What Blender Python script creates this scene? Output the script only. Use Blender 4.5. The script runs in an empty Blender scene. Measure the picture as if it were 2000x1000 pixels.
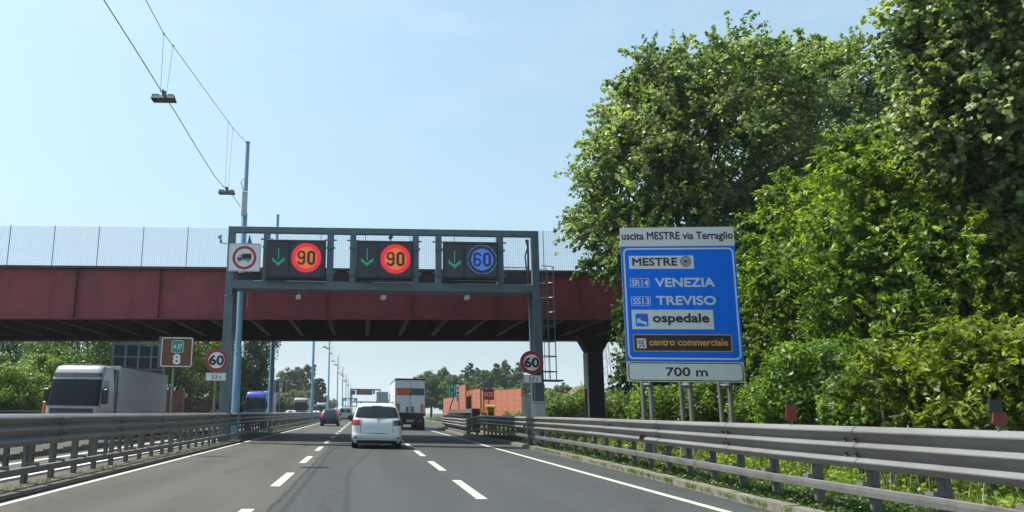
import bpy, math, random
import numpy as np
from mathutils import Vector, Matrix

random.seed(7)
SC = bpy.context.scene
COL = SC.collection
PI = math.pi

# ------------------------------------------------------------------ camera
F_PX, CX, CY = 1519.0, 713.0, 500.0          # focal length and principal point, in pixels of the 2000x1000 photo
PITCH, ROLL, EYE = 0.1977, 0.0157, 1.43
_cp, _sp, _cr, _sr = math.cos(PITCH), math.sin(PITCH), math.cos(ROLL), math.sin(ROLL)
FW = Vector((0, _cp, _sp)); _r0 = Vector((1, 0, 0)); _u0 = Vector((0, -_sp, _cp))
RT = _cr * _r0 + _sr * _u0
UP = -_sr * _r0 + _cr * _u0
cam = bpy.data.cameras.new('camera'); camo = bpy.data.objects.new('camera', cam); COL.objects.link(camo)
camo.matrix_world = Matrix(((RT.x, UP.x, -FW.x, 0), (RT.y, UP.y, -FW.y, 0), (RT.z, UP.z, -FW.z, EYE), (0, 0, 0, 1)))
cam.sensor_fit = 'HORIZONTAL'; cam.sensor_width = 36; cam.lens = 36 * F_PX / 2000
cam.shift_x = (1000 - CX) / 2000; cam.clip_start = 0.1; cam.clip_end = 6000
SC.camera = camo
SC.render.resolution_x = 1024; SC.render.resolution_y = 512

# ------------------------------------------------------------------ sky and sun
KX, KY = 0.47, 0.15                            # a shadow moves this far right / towards us per metre of height
SUN_EL = math.atan(1 / math.hypot(KX, KY)); SUN_AZ = math.atan2(-KX, KY)   # azimuth from +Y, towards +X
W = bpy.data.worlds.new('World'); SC.world = W; W.use_nodes = True
nt = W.node_tree; bg = nt.nodes['Background']
sky = nt.nodes.new('ShaderNodeTexSky'); sky.sky_type = 'NISHITA'; sky.sun_disc = False
sky.sun_elevation = SUN_EL; sky.sun_rotation = SUN_AZ
sky.air_density = 1.0; sky.dust_density = .7; sky.ozone_density = 1.2; sky.altitude = 0
# thin summer haze: pale low sky, kept below burning out
_tc = nt.nodes.new('ShaderNodeTexCoord'); _sx = nt.nodes.new('ShaderNodeSeparateXYZ'); nt.links.new(_tc.outputs['Generated'], _sx.inputs[0])
_rp = nt.nodes.new('ShaderNodeValToRGB'); _e = _rp.color_ramp.elements
SKY_STOPS = [(0.0, (.46, .60, .80)), (.035, (.41, .46, .58)), (.075, (.43, .43, .45)), (.16, (.60, .58, .53)), (.25, (.77, .73, .60)), (.36, (.90, .86, .68)), (.46, (1.0, .96, .75)), (.8, (1.0, .98, .82))]
_e[0].position, _e[0].color = 0.0, SKY_STOPS[0][1] + (1,); _e[1].position, _e[1].color = .8, SKY_STOPS[-1][1] + (1,)
for p_, c_ in SKY_STOPS[1:-1]: _n = _e.new(p_); _n.color = c_ + (1,)
_mx = nt.nodes.new('ShaderNodeMixRGB'); _mx.blend_type = 'MULTIPLY'; _mx.inputs[0].default_value = 1
nt.links.new(_sx.outputs[2], _rp.inputs[0]); nt.links.new(sky.outputs[0], _mx.inputs[1]); nt.links.new(_rp.outputs[0], _mx.inputs[2])
_dv = nt.nodes.new('ShaderNodeVectorMath'); _dv.operation = 'MULTIPLY'; _dv.inputs[1].default_value = (2.2, 2.2, 6.5); nt.links.new(_tc.outputs['Generated'], _dv.inputs[0])
_ns = nt.nodes.new('ShaderNodeTexNoise'); _ns.inputs['Scale'].default_value = 1.7; _ns.inputs['Detail'].default_value = 7; _ns.inputs['Roughness'].default_value = .62; nt.links.new(_dv.outputs[0], _ns.inputs['Vector'])
_mr = nt.nodes.new('ShaderNodeMapRange'); _mr.inputs[1].default_value = .50; _mr.inputs[2].default_value = .78; _mr.inputs[4].default_value = .42; nt.links.new(_ns.outputs['Fac'], _mr.inputs[0])
_cl = nt.nodes.new('ShaderNodeMixRGB'); _cl.inputs[2].default_value = (2.5, 2.75, 3.0, 1); nt.links.new(_mr.outputs[0], _cl.inputs[0]); nt.links.new(_mx.outputs[0], _cl.inputs[1])
nt.links.new(_cl.outputs[0], bg.inputs[0]); bg.inputs[1].default_value = 0.15
sl = bpy.data.lights.new('sun', 'SUN'); sl.energy = 4.5; sl.angle = math.radians(0.5); sl.color = (1, .955, .88)
so = bpy.data.objects.new('sun', sl); COL.objects.link(so)
so.rotation_euler = Vector((KX, -KY, -1)).to_track_quat('-Z', 'Y').to_euler()
SC.view_settings.view_transform = 'Standard'; SC.view_settings.look = 'None'
SC.view_settings.exposure = 1.05; SC.view_settings.gamma = 1

# ------------------------------------------------------------------ photo pixel -> place
def ray(x, y): return RT * (x - CX) - UP * (y - CY) + FW * F_PX
def at(x, y, Y):
    d = ray(x, y); t = Y / d.y; return Vector((d.x * t, Y, EYE + d.z * t))
def atX(x, y, X):
    d = ray(x, y); t = X / d.x; return Vector((X, d.y * t, EYE + d.z * t))

# ------------------------------------------------------------------ materials
MATS = {}
def mat(name, col, rough=.6, metal=0.0, var=.12, scale=3.0, bump=0.0, bscale=40, col2=None, thr=None, coat=0, emit=None, stretch=None):
    if name in MATS: return MATS[name]
    m = bpy.data.materials.new(name); m.use_nodes = True; t = m.node_tree; b = t.nodes['Principled BSDF']
    b.inputs['Roughness'].default_value = rough; b.inputs['Metallic'].default_value = metal
    if coat: b.inputs['Coat Weight'].default_value = coat; b.inputs['Coat Roughness'].default_value = .05
    c = tuple(col) + (1,)
    tc = t.nodes.new('ShaderNodeTexCoord'); vec = tc.outputs['Object']
    if stretch:
        mp = t.nodes.new('ShaderNodeMapping'); mp.inputs['Scale'].default_value = stretch
        t.links.new(vec, mp.inputs[0]); vec = mp.outputs[0]
    n = t.nodes.new('ShaderNodeTexNoise'); n.inputs['Scale'].default_value = scale; n.inputs['Detail'].default_value = 6
    n.inputs['Roughness'].default_value = .65
    t.links.new(vec, n.inputs['Vector'])
    r = t.nodes.new('ShaderNodeValToRGB')
    if col2 is None:
        k0, k1 = 1 - var * 1.3, 1 + var
        e0 = tuple(min(1, x * k0) for x in col) + (1,); e1 = tuple(min(1, x * k1) for x in col) + (1,)
        lo, hi = .3, .7
    else:
        e0 = c; e1 = tuple(col2) + (1,); lo, hi = thr or (.45, .65)
    r.color_ramp.elements[0].color = e0; r.color_ramp.elements[1].color = e1
    r.color_ramp.elements[0].position = lo; r.color_ramp.elements[1].position = hi
    t.links.new(n.outputs['Fac'], r.inputs[0]); t.links.new(r.outputs[0], b.inputs['Base Color'])
    if bump:
        n2 = t.nodes.new('ShaderNodeTexNoise'); n2.inputs['Scale'].default_value = bscale; n2.inputs['Detail'].default_value = 4
        t.links.new(tc.outputs['Object'], n2.inputs['Vector'])
        bp = t.nodes.new('ShaderNodeBump'); bp.inputs['Strength'].default_value = bump; bp.inputs['Distance'].default_value = .02
        t.links.new(n2.outputs['Fac'], bp.inputs['Height']); t.links.new(bp.outputs[0], b.inputs['Normal'])
    if emit:
        b.inputs['Emission Color'].default_value = tuple(emit[:3]) + (1,); b.inputs['Emission Strength'].default_value = emit[3]
    MATS[name] = m; return m

def leaf_mat(name, dark, mid, light, trans=.35, rough=.5):
    m = bpy.data.materials.new(name); m.use_nodes = True; t = m.node_tree
    b = t.nodes['Principled BSDF']; b.inputs['Roughness'].default_value = rough
    b.inputs['Specular IOR Level'].default_value = .45
    a = t.nodes.new('ShaderNodeAttribute'); a.attribute_name = 'tint'
    r = t.nodes.new('ShaderNodeValToRGB'); e = r.color_ramp.elements
    e[0].color = tuple(dark) + (1,); e[1].color = tuple(light) + (1,); e[0].position = .05; e[1].position = .97
    x = e.new(.5); x.color = tuple(mid) + (1,)
    t.links.new(a.outputs['Fac'], r.inputs[0]); t.links.new(r.outputs[0], b.inputs['Base Color'])
    tr = t.nodes.new('ShaderNodeBsdfTranslucent'); mx = t.nodes.new('ShaderNodeMixShader')
    hs = t.nodes.new('ShaderNodeMixRGB'); hs.blend_type = 'MULTIPLY'; hs.inputs[0].default_value = 1
    hs.inputs[2].default_value = (1.5, 1.6, .5, 1); t.links.new(r.outputs[0], hs.inputs[1]); t.links.new(hs.outputs[0], tr.inputs[0])
    mx.inputs[0].default_value = trans
    t.links.new(b.outputs[0], mx.inputs[1]); t.links.new(tr.outputs[0], mx.inputs[2])
    t.links.new(mx.outputs[0], t.nodes['Material Output'].inputs[0]); MATS[name] = m; return m

def glass(name, col, rough=.06):
    return mat(name, col, rough, 0, .05, 1)

GALV = mat('galvanised_steel', (.175, .176, .172), .52, .25, .3, 1.6, .1, 25, col2=(.108, .103, .093), thr=(.42, .74), stretch=(1, .3, 1))
GALV2 = mat('weathered_galvanised', (.150, .150, .143), .62, .2, .3, 2.6, .1, 30, col2=(.088, .082, .070), thr=(.42, .72))
GANTRY = mat('gantry_grey_paint', (.085, .125, .15), .45, .1, .15, 2.5)
BLUEP = mat('pale_blue_pole_paint', (.16, .32, .45), .4, .1, .14, 2.0, stretch=(1, 1, .3))
def streaked_paint(name, base, dark, pale):
    m = mat(name, base, .58, 0, .22, .7, .05, 8); t = m.node_tree; N, L = t.nodes, t.links; b = N['Principled BSDF']; src = b.inputs['Base Color'].links[0].from_socket
    tc = N.new('ShaderNodeTexCoord')
    def layer(src, sc, stretch, lo, hi, colr, amt):
        mp = N.new('ShaderNodeMapping'); mp.inputs['Scale'].default_value = stretch; L.new(tc.outputs['Object'], mp.inputs[0])
        n = N.new('ShaderNodeTexNoise'); n.inputs['Scale'].default_value = sc; n.inputs['Detail'].default_value = 7; n.inputs['Roughness'].default_value = .7; L.new(mp.outputs[0], n.inputs['Vector'])
        r = N.new('ShaderNodeMapRange'); r.inputs[1].default_value = lo; r.inputs[2].default_value = hi; r.inputs[4].default_value = amt; L.new(n.outputs['Fac'], r.inputs[0])
        x = N.new('ShaderNodeMixRGB'); x.inputs[2].default_value = colr + (1,); L.new(r.outputs[0], x.inputs[0]); L.new(src, x.inputs[1]); return x.outputs[0]
    src = layer(src, 2.2, (1, 1, .10), .48, .75, dark, .75)      # rain and rust runs
    src = layer(src, .45, (1, 1, 1.4), .56, .72, dark, .5)       # broad grimy fading
    src = layer(src, 1.7, (1, 1, 1.6), .66, .76, pale, .32)      # pale scuffs
    L.new(src, b.inputs['Base Color']); return m
REDP = streaked_paint('oxide_red_paint', (.225, .030, .042), (.090, .020, .024), (.42, .30, .30))
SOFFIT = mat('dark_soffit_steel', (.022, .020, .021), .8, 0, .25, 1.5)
RIB = mat('bounce_lit_rib_steel', (.075, .064, .05), .8, 0, .25, 1.5)  # flanges paler than the soffit: bounced light put into the colour
DARKEDGE = mat('dark_kerb_edge', (.06, .055, .055), .7, 0, .2, 2)
CONC = mat('concrete', (.33, .31, .28), .85, 0, .28, 4, .25, 40)
BLACKP = mat('black_panel_plastic', (.012, .014, .016), .38, 0, .2, 3)
VMSF = mat('dark_display_glass', (.016, .02, .022), .22, 0, .25, 4)
WHITE = mat('white_reflective_sheet', (.68, .70, .71), .45, 0, .05, 1.5)
SIGNBLUE = mat('blue_reflective_sheet', (.001, .17, .90), .6, 0, .08, 1.2); SIGNBLUE.node_tree.nodes['Principled BSDF'].inputs['Specular IOR Level'].default_value = .12
INK = mat('black_sign_ink', (.015, .016, .02), .5, 0, .1, 3)
BROWN = mat('brown_sign_sheet', (.125, .046, .012), .45, 0, .12, 3)
SGREEN = mat('green_sign_sheet', (.0, .26, .15), .45, 0, .1, 3)
SRED = mat('red_sign_sheet', (.42, .015, .022), .42, 0, .1, 3)
SDRED = mat('dark_red_sign_sheet', (.33, .012, .03), .45, 0, .1, 3)
ORNG = mat('amber_sign_lettering', (.75, .33, .02), .5, 0, .06, 3)
TYRE = mat('tyre_rubber', (.014, .014, .015), .8, 0, .3, 12)
RIMM = mat('wheel_rim_metal', (.35, .36, .37), .35, .7, .1, 3)
CARWHITE = mat('white_car_paint', (.56, .60, .61), .25, 0, .03, 1, coat=.5)
CARBLUE = mat('dark_blue_car_paint', (.012, .017, .045), .25, .2, .1, 2, coat=.5)
CARSILV = mat('silver_car_paint', (.42, .44, .46), .3, .35, .05, 2, coat=.4)
TRKWHITE = mat('white_truck_paint', (.28, .30, .31), .35, 0, .06, 1.2, coat=.3)
TRKBLUE = mat('blue_truck_paint', (.03, .06, .38), .35, 0, .08, 1.5, coat=.3)
TARP = mat('pale_trailer_tarpaulin', (.46, .50, .51), .55, 0, .08, 1.3, .05, 6)
LILAC = mat('lilac_trailer_tarpaulin', (.40, .38, .50), .55, 0, .08, 1.3)
TRIM = mat('black_plastic_trim', (.018, .018, .02), .5, 0, .2, 6)
GLASSD = glass('tinted_car_glass', (.012, .020, .020))
GLASSW = glass('windscreen_glass', (.008, .012, .015), .12); GLASSW.node_tree.nodes['Principled BSDF'].inputs['Specular IOR Level'].default_value = .2
LAMPRED = mat('red_lamp_lens', (.30, .012, .015), .2, 0, .15, 6, coat=.5)
LAMPDK = mat('smoked_lamp_lens', (.05, .012, .016), .2, 0, .15, 6, coat=.5)
LAMPW = mat('clear_lamp_lens', (.65, .67, .68), .15, 0, .1, 6)
AMBER = mat('amber_reflector', (.65, .17, .02), .35, 0, .2, 6)
ORWALL = mat('orange_noise_panel', (.36, .115, .065), .7, 0, .2, 2, .2, 14)
OCHRE = mat('ochre_post_paint', (.30, .165, .02), .6, 0, .15, 3)
RUSTD = mat('dark_brown_steel', (.05, .032, .026), .7, .1, .3, 4)
BARK = mat('bark', (.075, .06, .045), .9, 0, .35, 5, .5, 18)
CABINET = mat('pale_grey_cabinet', (.42, .44, .44), .5, 0, .15, 3)
WIRE = mat('dark_cable', (.05, .055, .06), .6, 0, .1, 3)
MESHW = mat('grey_wire_mesh', (.32, .38, .40), .5, 0, .1, 3)
def led(name, c, s): return mat(name, (.02, .02, .02), .5, 0, .05, 3, emit=tuple(c) + (s,))
LEDRED = led('red_led', (1, .012, .045), .50); LEDOR = led('orange_led', (1, .23, .012), .46)
LEDBLUE = led('blue_led', (.05, .22, 1), .44); LEDLB = led('pale_blue_led', (.08, .28, 1), .44)
LEDGRN = led('green_led', (.015, .42, .24), .40)

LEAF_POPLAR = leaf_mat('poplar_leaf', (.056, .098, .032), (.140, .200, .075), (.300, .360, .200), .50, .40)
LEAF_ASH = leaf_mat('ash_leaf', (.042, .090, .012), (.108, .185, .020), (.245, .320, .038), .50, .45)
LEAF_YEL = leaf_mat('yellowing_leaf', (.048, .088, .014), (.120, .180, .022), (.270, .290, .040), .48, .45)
LEAF_BUSH = leaf_mat('bush_leaf', (.042, .094, .014), (.095, .172, .025), (.185, .270, .045), .50, .45)
LEAF_FAR = leaf_mat('far_leaf', (.040, .070, .026), (.075, .122, .045), (.120, .175, .070), .40, .6)
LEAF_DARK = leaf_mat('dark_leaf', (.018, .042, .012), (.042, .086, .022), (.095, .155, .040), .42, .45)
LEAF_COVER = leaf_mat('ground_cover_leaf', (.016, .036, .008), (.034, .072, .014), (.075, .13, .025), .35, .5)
LEAF_LIME = leaf_mat('lime_green_leaf', (.050, .105, .014), (.105, .190, .025), (.18, .28, .04), .35, .5)
LEAF_REED = leaf_mat('reed_leaf', (.050, .100, .016), (.110, .190, .030), (.20, .27, .055), .35, .5)
GRASS = leaf_mat('grass_blade', (.035, .080, .010), (.085, .155, .018), (.20, .25, .045), .45, .55)

# ------------------------------------------------------------------ mesh building
class MB:
    def __init__(s): s.v = []; s.f = []
    def add(s, vs, fs):
        o = len(s.v); s.v += [tuple(p) for p in vs]; s.f += [tuple(i + o for i in f) for f in fs]; return s
    def box(s, x0, x1, y0, y1, z0, z1):
        return s.add([(x, y, z) for z in (z0, z1) for y in (y0, y1) for x in (x0, x1)],
                     [(0, 2, 3, 1), (4, 5, 7, 6), (0, 1, 5, 4), (2, 6, 7, 3), (0, 4, 6, 2), (1, 3, 7, 5)])
    def hexa(s, b, t):                                   # two quads of 4 points each
        return s.add(list(b) + list(t), [(3, 2, 1, 0), (4, 5, 6, 7), (0, 1, 5, 4), (1, 2, 6, 5), (2, 3, 7, 6), (3, 0, 4, 7)])
    def bevbox(s, x0, x1, y0, y1, z0, z1, r=.02):
        o = [(x0 + r, y0), (x1 - r, y0), (x1, y0 + r), (x1, y1 - r), (x1 - r, y1), (x0 + r, y1), (x0, y1 - r), (x0, y0 + r)]
        i = [(min(max(x, x0 + r), x1 - r), min(max(y, y0 + r), y1 - r)) for x, y in o]
        rings = [(i, z0), (o, z0 + r), (o, z1 - r), (i, z1)]
        vs = [(x, y, z) for ring, z in rings for x, y in ring]; fs = []
        for k in range(3):
            for j in range(8): fs.append((k * 8 + j, k * 8 + (j + 1) % 8, (k + 1) * 8 + (j + 1) % 8, (k + 1) * 8 + j))
        fs.append(tuple(range(7, -1, -1))); fs.append(tuple(range(24, 32))); return s.add(vs, fs)
    def tube(s, pts, r, n=8, cap=True):
        pts = [Vector(p) for p in pts]; rs = r if isinstance(r, (list, tuple)) else [r] * len(pts); vs = []; fs = []
        for k, p in enumerate(pts):
            d = (pts[min(k + 1, len(pts) - 1)] - pts[max(k - 1, 0)]).normalized()
            a = d.orthogonal() if abs(d.z) < .999 else Vector((1, 0, 0))
            a = Vector((0, 0, 1)).cross(d) if abs(d.z) < .95 else Vector((1, 0, 0)); a.normalize(); b = d.cross(a)
            for j in range(n):
                t = 2 * PI * j / n; vs.append(p + (a * math.cos(t) + b * math.sin(t)) * rs[k])
        for k in range(len(pts) - 1):
            for j in range(n): fs.append((k * n + j, k * n + (j + 1) % n, (k + 1) * n + (j + 1) % n, (k + 1) * n + j))
        if cap: fs.append(tuple(range(n - 1, -1, -1))); fs.append(tuple(range((len(pts) - 1) * n, len(pts) * n)))
        return s.add(vs, fs)
    def prism(s, poly, y0, y1):                          # polygon in x,z (counter-clockwise seen from -y), thickness in y
        n = len(poly); vs = [(x, y0, z) for x, z in poly] + [(x, y1, z) for x, z in poly]
        fs = [tuple(range(n)), tuple(range(2 * n - 1, n - 1, -1))]
        for j in range(n): fs.append((j, j + n, (j + 1) % n + n, (j + 1) % n))
        return s.add(vs, fs)
    def ring(s, cx, cz, r0, r1, y0, y1, n=48):
        vs = []; fs = []
        for j in range(n):
            t = 2 * PI * j / n; c, q = math.cos(t), math.sin(t)
            vs += [(cx + r0 * c, y0, cz + r0 * q), (cx + r1 * c, y0, cz + r1 * q), (cx + r1 * c, y1, cz + r1 * q), (cx + r0 * c, y1, cz + r0 * q)]
        for j in range(n):
            a = j * 4; b = ((j + 1) % n) * 4
            fs += [(a, a + 1, b + 1, b), (a + 1, a + 2, b + 2, b + 1), (a + 2, a + 3, b + 3, b + 2), (a + 3, a, b, b + 3)]
        return s.add(vs, fs)
    def disc(s, cx, cz, r, y0, y1, n=48):
        return s.prism([(cx + r * math.cos(2 * PI * j / n), cz + r * math.sin(2 * PI * j / n)) for j in range(n)], y0, y1)
    def build(s, name, m, parent=None, smooth=False, off=None):
        me = bpy.data.meshes.new(name)
        v = s.v
        if off is not None: v = [(a - off[0], b - off[1], c - off[2]) for a, b, c in v]
        me.from_pydata(v, [], s.f); me.update()
        if m: me.materials.append(m)
        if smooth:
            me.polygons.foreach_set('use_smooth', [True] * len(me.polygons))
            try: me.set_sharp_from_angle(angle=math.radians(38))
            except Exception: pass
        o = bpy.data.objects.new(name, me); COL.objects.link(o)
        if parent is not None: o.parent = parent
        return o

def rrect(x0, x1, z0, z1, r, n=5):
    p = []
    for cx, cz, a in ((x1 - r, z0 + r, -PI / 2), (x1 - r, z1 - r, 0), (x0 + r, z1 - r, PI / 2), (x0 + r, z0 + r, PI)):
        for k in range(n + 1):
            t = a + PI / 2 * k / n; p.append((cx + r * math.cos(t), cz + r * math.sin(t)))
    return p
def frame_rr(mb, x0, x1, z0, z1, r, w, y0, y1):
    a = rrect(x0, x1, z0, z1, r); b = rrect(x0 + w, x1 - w, z0 + w, z1 - w, max(r - w, .005)); n = len(a)
    vs = [(x, y0, z) for x, z in a] + [(x, y0, z) for x, z in b] + [(x, y1, z) for x, z in a] + [(x, y1, z) for x, z in b]; fs = []
    for j in range(n):
        k = (j + 1) % n
        fs += [(j, k, n + k, n + j), (2 * n + k, 2 * n + j, 3 * n + j, 3 * n + k), (j, 2 * n + j, 2 * n + k, k), (n + k, 3 * n + k, 3 * n + j, n + j)]
    return mb.add(vs, fs)

def tag(o, label=None, cat=None, group=None, kind=None):
    if label: o['label'] = label
    if cat: o['category'] = cat
    if group: o['group'] = group
    if kind: o['kind'] = kind
    return o
def thing(name, label, cat, loc, rz=0, group=None):
    o = bpy.data.objects.new(name, None); COL.objects.link(o); o.empty_display_size = .3
    o.location = loc; o.rotation_euler = (0, 0, rz); return tag(o, label, cat, group)
def single(mb, name, m, label, cat, group=None, kind=None, smooth=False):
    v = np.array(mb.v); c = (float((v[:, 0].min() + v[:, 0].max()) / 2), float((v[:, 1].min() + v[:, 1].max()) / 2), float(v[:, 2].min()))
    o = mb.build(name, m, None, smooth, c); o.location = c; return tag(o, label, cat, group, kind)
def struct(mb, name, m): return tag(mb.build(name, m), kind='structure')
def dup(root, loc, rz=None, label=None, group=None, parent=None):
    r = root.copy(); COL.objects.link(r)
    if parent is not None: r.parent = parent
    if loc is not None: r.location = loc
    if rz is not None: r.rotation_euler = (0, 0, rz)
    if label: r['label'] = label
    if group: r['group'] = group
    for ch in root.children: dup(ch, None, parent=r)
    return r

# lettering: mesh of a text fitted to a box in the local x,z plane, facing -y; weight = extra stroke width / letter height
def text(s, x0, x1, z0, z1, y, m, parent, bold=.02, name='lettering'):
    cu = bpy.data.curves.new('text_curve', 'FONT'); cu.body = s; cu.resolution_u = 4
    t = bpy.data.objects.new('text_tmp', cu); COL.objects.link(t)
    dg = bpy.context.evaluated_depsgraph_get(); me = bpy.data.meshes.new_from_object(t.evaluated_get(dg))
    bpy.data.objects.remove(t); bpy.data.curves.remove(cu)
    n = len(me.vertices); co = np.zeros(n * 3, 'f4'); me.vertices.foreach_get('co', co); co = co.reshape(-1, 3)
    fs = [tuple(p.vertices) for p in me.polygons]; bpy.data.meshes.remove(me)
    w = bold * (z1 - z0) * 1.0; mn, mx = co.min(0), co.max(0); sx = (x1 - x0 - 2 * w) / (mx[0] - mn[0]); sz = (z1 - z0 - 2 * w) / (mx[1] - mn[1])
    g = MB(); shifts = [(0, 0)] + ([(math.cos(a) * w, math.sin(a) * w) for a in np.arange(8) * PI / 4] if bold > 0 else [])
    for k, (dx, dz) in enumerate(shifts):
        g.add([(x0 + w + (p[0] - mn[0]) * sx + dx, y - .0004 * k, z0 + w + (p[1] - mn[1]) * sz + dz) for p in co], fs)
    return g.build(name, m, parent)

def mesh_np(name, verts, quads, m, parent=None, tint=None, loc=(0, 0, 0)):
    me = bpy.data.meshes.new(name); nv, nf, k = len(verts), len(quads), quads.shape[1]
    me.vertices.add(nv); me.vertices.foreach_set('co', np.ascontiguousarray(verts, 'f4').ravel())
    me.loops.add(nf * k); me.loops.foreach_set('vertex_index', np.ascontiguousarray(quads, 'i4').ravel())
    me.polygons.add(nf); me.polygons.foreach_set('loop_start', np.arange(0, nf * k, k, dtype='i4'))
    me.update(calc_edges=True)
    if tint is not None:
        a = me.attributes.new('tint', 'FLOAT', 'FACE'); a.data.foreach_set('value', np.ascontiguousarray(tint, 'f4'))
    me.materials.append(m); o = bpy.data.objects.new(name, me); COL.objects.link(o); o.parent = parent; o.location = loc; return o

# ------------------------------------------------------------------ foliage
def norm(a): return a / (np.linalg.norm(a, axis=1, keepdims=True) + 1e-9)
def leaves(rng, cen, rad, per, size, aspect=.75, droop=.35, flat=.8, ctint=None, spray=None):
    n = len(cen); idx = np.repeat(np.arange(n), per)
    d = norm(rng.normal(size=(n * per, 3))); rr = rng.random(n * per) ** .45
    pos = cen[idx] + d * (rad[idx] * rr)[:, None] * np.array([1, 1, flat])
    if spray is not None:                            # leafy shoots: leaves strung along a few twigs per clump
        k = 5; tw = norm(spray[idx] * .9 + np.repeat(rng.normal(size=(n * k, 3)) * .75, per // k + 1, 0).reshape(n, -1, 3)[:, :per].reshape(-1, 3) + np.array([0, 0, .25]))
        s_ = rng.random(n * per)[:, None]; pos = cen[idx] + tw * (rad[idx][:, None] * 1.9 * s_) + d * (rad[idx][:, None] * .20 * (1.1 - .6 * s_)) - np.array([0, 0, 1]) * (s_ ** 2 * rad[idx][:, None] * .35); d = norm(d + tw * .5)
    nr = norm(d * .55 + np.array([0, 0, .35]) + rng.normal(size=d.shape) * .55)
    ax = rng.normal(size=d.shape) + d * .5 + np.array([0, 0, -droop]); ax = norm(ax - nr * (ax * nr).sum(1, keepdims=True)); sd = np.cross(nr, ax)
    L = size * (.65 + .7 * rng.random(len(pos)))[:, None]; Wd = L * aspect * .5
    v = np.stack([pos - ax * L * .5, pos + sd * Wd - ax * L * .05, pos + ax * L * .5, pos - sd * Wd - ax * L * .05], 1).reshape(-1, 3)
    q = np.arange(len(pos) * 4).reshape(-1, 4)
    ct = rng.random(n) if ctint is None else ctint
    t = np.clip(.5 + (ct[idx] - .5) * .75 + rng.normal(size=len(pos)) * .2, 0, 1)
    return v, q, t
def crown_pts(rng, blobs):
    C = []; R = []
    for cx, cy, cz, rx, ry, rz, n, cr in blobs:
        d = norm(rng.normal(size=(n, 3))); k = (.25 + .75 * rng.random(n)) ** .5
        k *= 1 + .15 * np.sin(d[:, 0] * 5 + cx) * np.cos(d[:, 2] * 6 + cz) + rng.normal(size=n) * .08
        C.append(np.array([cx, cy, cz]) + d * np.array([rx, ry, rz]) * k[:, None]); R.append(cr * (.55 + .8 * rng.random(n)))
    return np.concatenate(C), np.concatenate(R)
def tree(name, label, cat, base, blobs, per, size, m, seed, trunk=(.25, .08), group=None, aspect=.75, droop=.35, limbs=14, flat=.8, shoots=False):
    rng = np.random.default_rng(seed); root = thing(name, label, cat, (base[0], base[1], base[2] if len(base) > 2 else 0), 0, group)
    b = np.array([base[0], base[1], 0.0]); bl = [(x - b[0], y - b[1], z, rx, ry, rz, n, cr) for x, y, z, rx, ry, rz, n, cr in blobs]
    C, R = crown_pts(rng, bl); C[:, 2] = np.maximum(C[:, 2], R * .6)
    sp_ = None
    if shoots:
        cc_ = np.concatenate([np.repeat(np.array([[x, y, z]]), n, 0) for x, y, z, rx, ry, rz, n, cr in bl]); sp_ = norm(C - cc_)
    v, q, t = leaves(rng, C, R, per, size, aspect, droop, flat, None, sp_)
    mesh_np('crown', v, q, m, root, t)
    mb = MB(); top = C.mean(0); zt = np.percentile(C[:, 2], 82); zb = max(.1, np.percentile(C[:, 2], 4) * .8)
    pts = [Vector((0, 0, -.1))] + [Vector((top[0] * k + rng.normal() * .12, top[1] * k + rng.normal() * .12, zb * .5 + (zt - zb * .5) * k)) for k in (.15, .35, .6, .8, 1)]
    mb.tube(pts, [trunk[0] + (trunk[1] - trunk[0]) * k for k in (0, .1, .3, .55, .8, 1)], 9)
    for i in rng.choice(len(C), min(limbs, len(C)), replace=False):
        k = .12 + .65 * rng.random(); j = min(int(k * 5), 4); p = pts[j].lerp(pts[j + 1], k * 5 - j); e = Vector(C[i])
        if e.z < p.z: p = pts[0].lerp(pts[1], .7) if e.z < pts[1].z else pts[1].copy()
        mid = p.lerp(e, .55) + Vector((rng.normal() * .15, rng.normal() * .15, .25)); r0 = trunk[0] * .38
        mb.tube([p, mid, e], [r0, r0 * .6, r0 * .2], 6)
    mb.build('trunk', BARK, root, True); return root
def blades(rng, P, h, w, lean=.35):
    n = len(P); a = rng.random(n) * 2 * PI; dx = np.stack([np.cos(a), np.sin(a), np.zeros(n)], 1)
    H = h * (.5 + .9 * rng.random(n)); ln = rng.normal(size=(n, 2)) * lean * H[:, None]
    tip = P + np.stack([ln[:, 0], ln[:, 1], H], 1); mid = P + np.stack([ln[:, 0] * .35, ln[:, 1] * .35, H * .6], 1)
    ww = (w * (.6 + .8 * rng.random(n)))[:, None]
    v = np.stack([P - dx * ww * .4, mid - dx * ww * .5, tip, mid + dx * ww * .5], 1).reshape(-1, 3)
    return v, np.arange(n * 4).reshape(-1, 4), np.clip(.5 + rng.normal(size=n) * .25, 0, 1)

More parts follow.
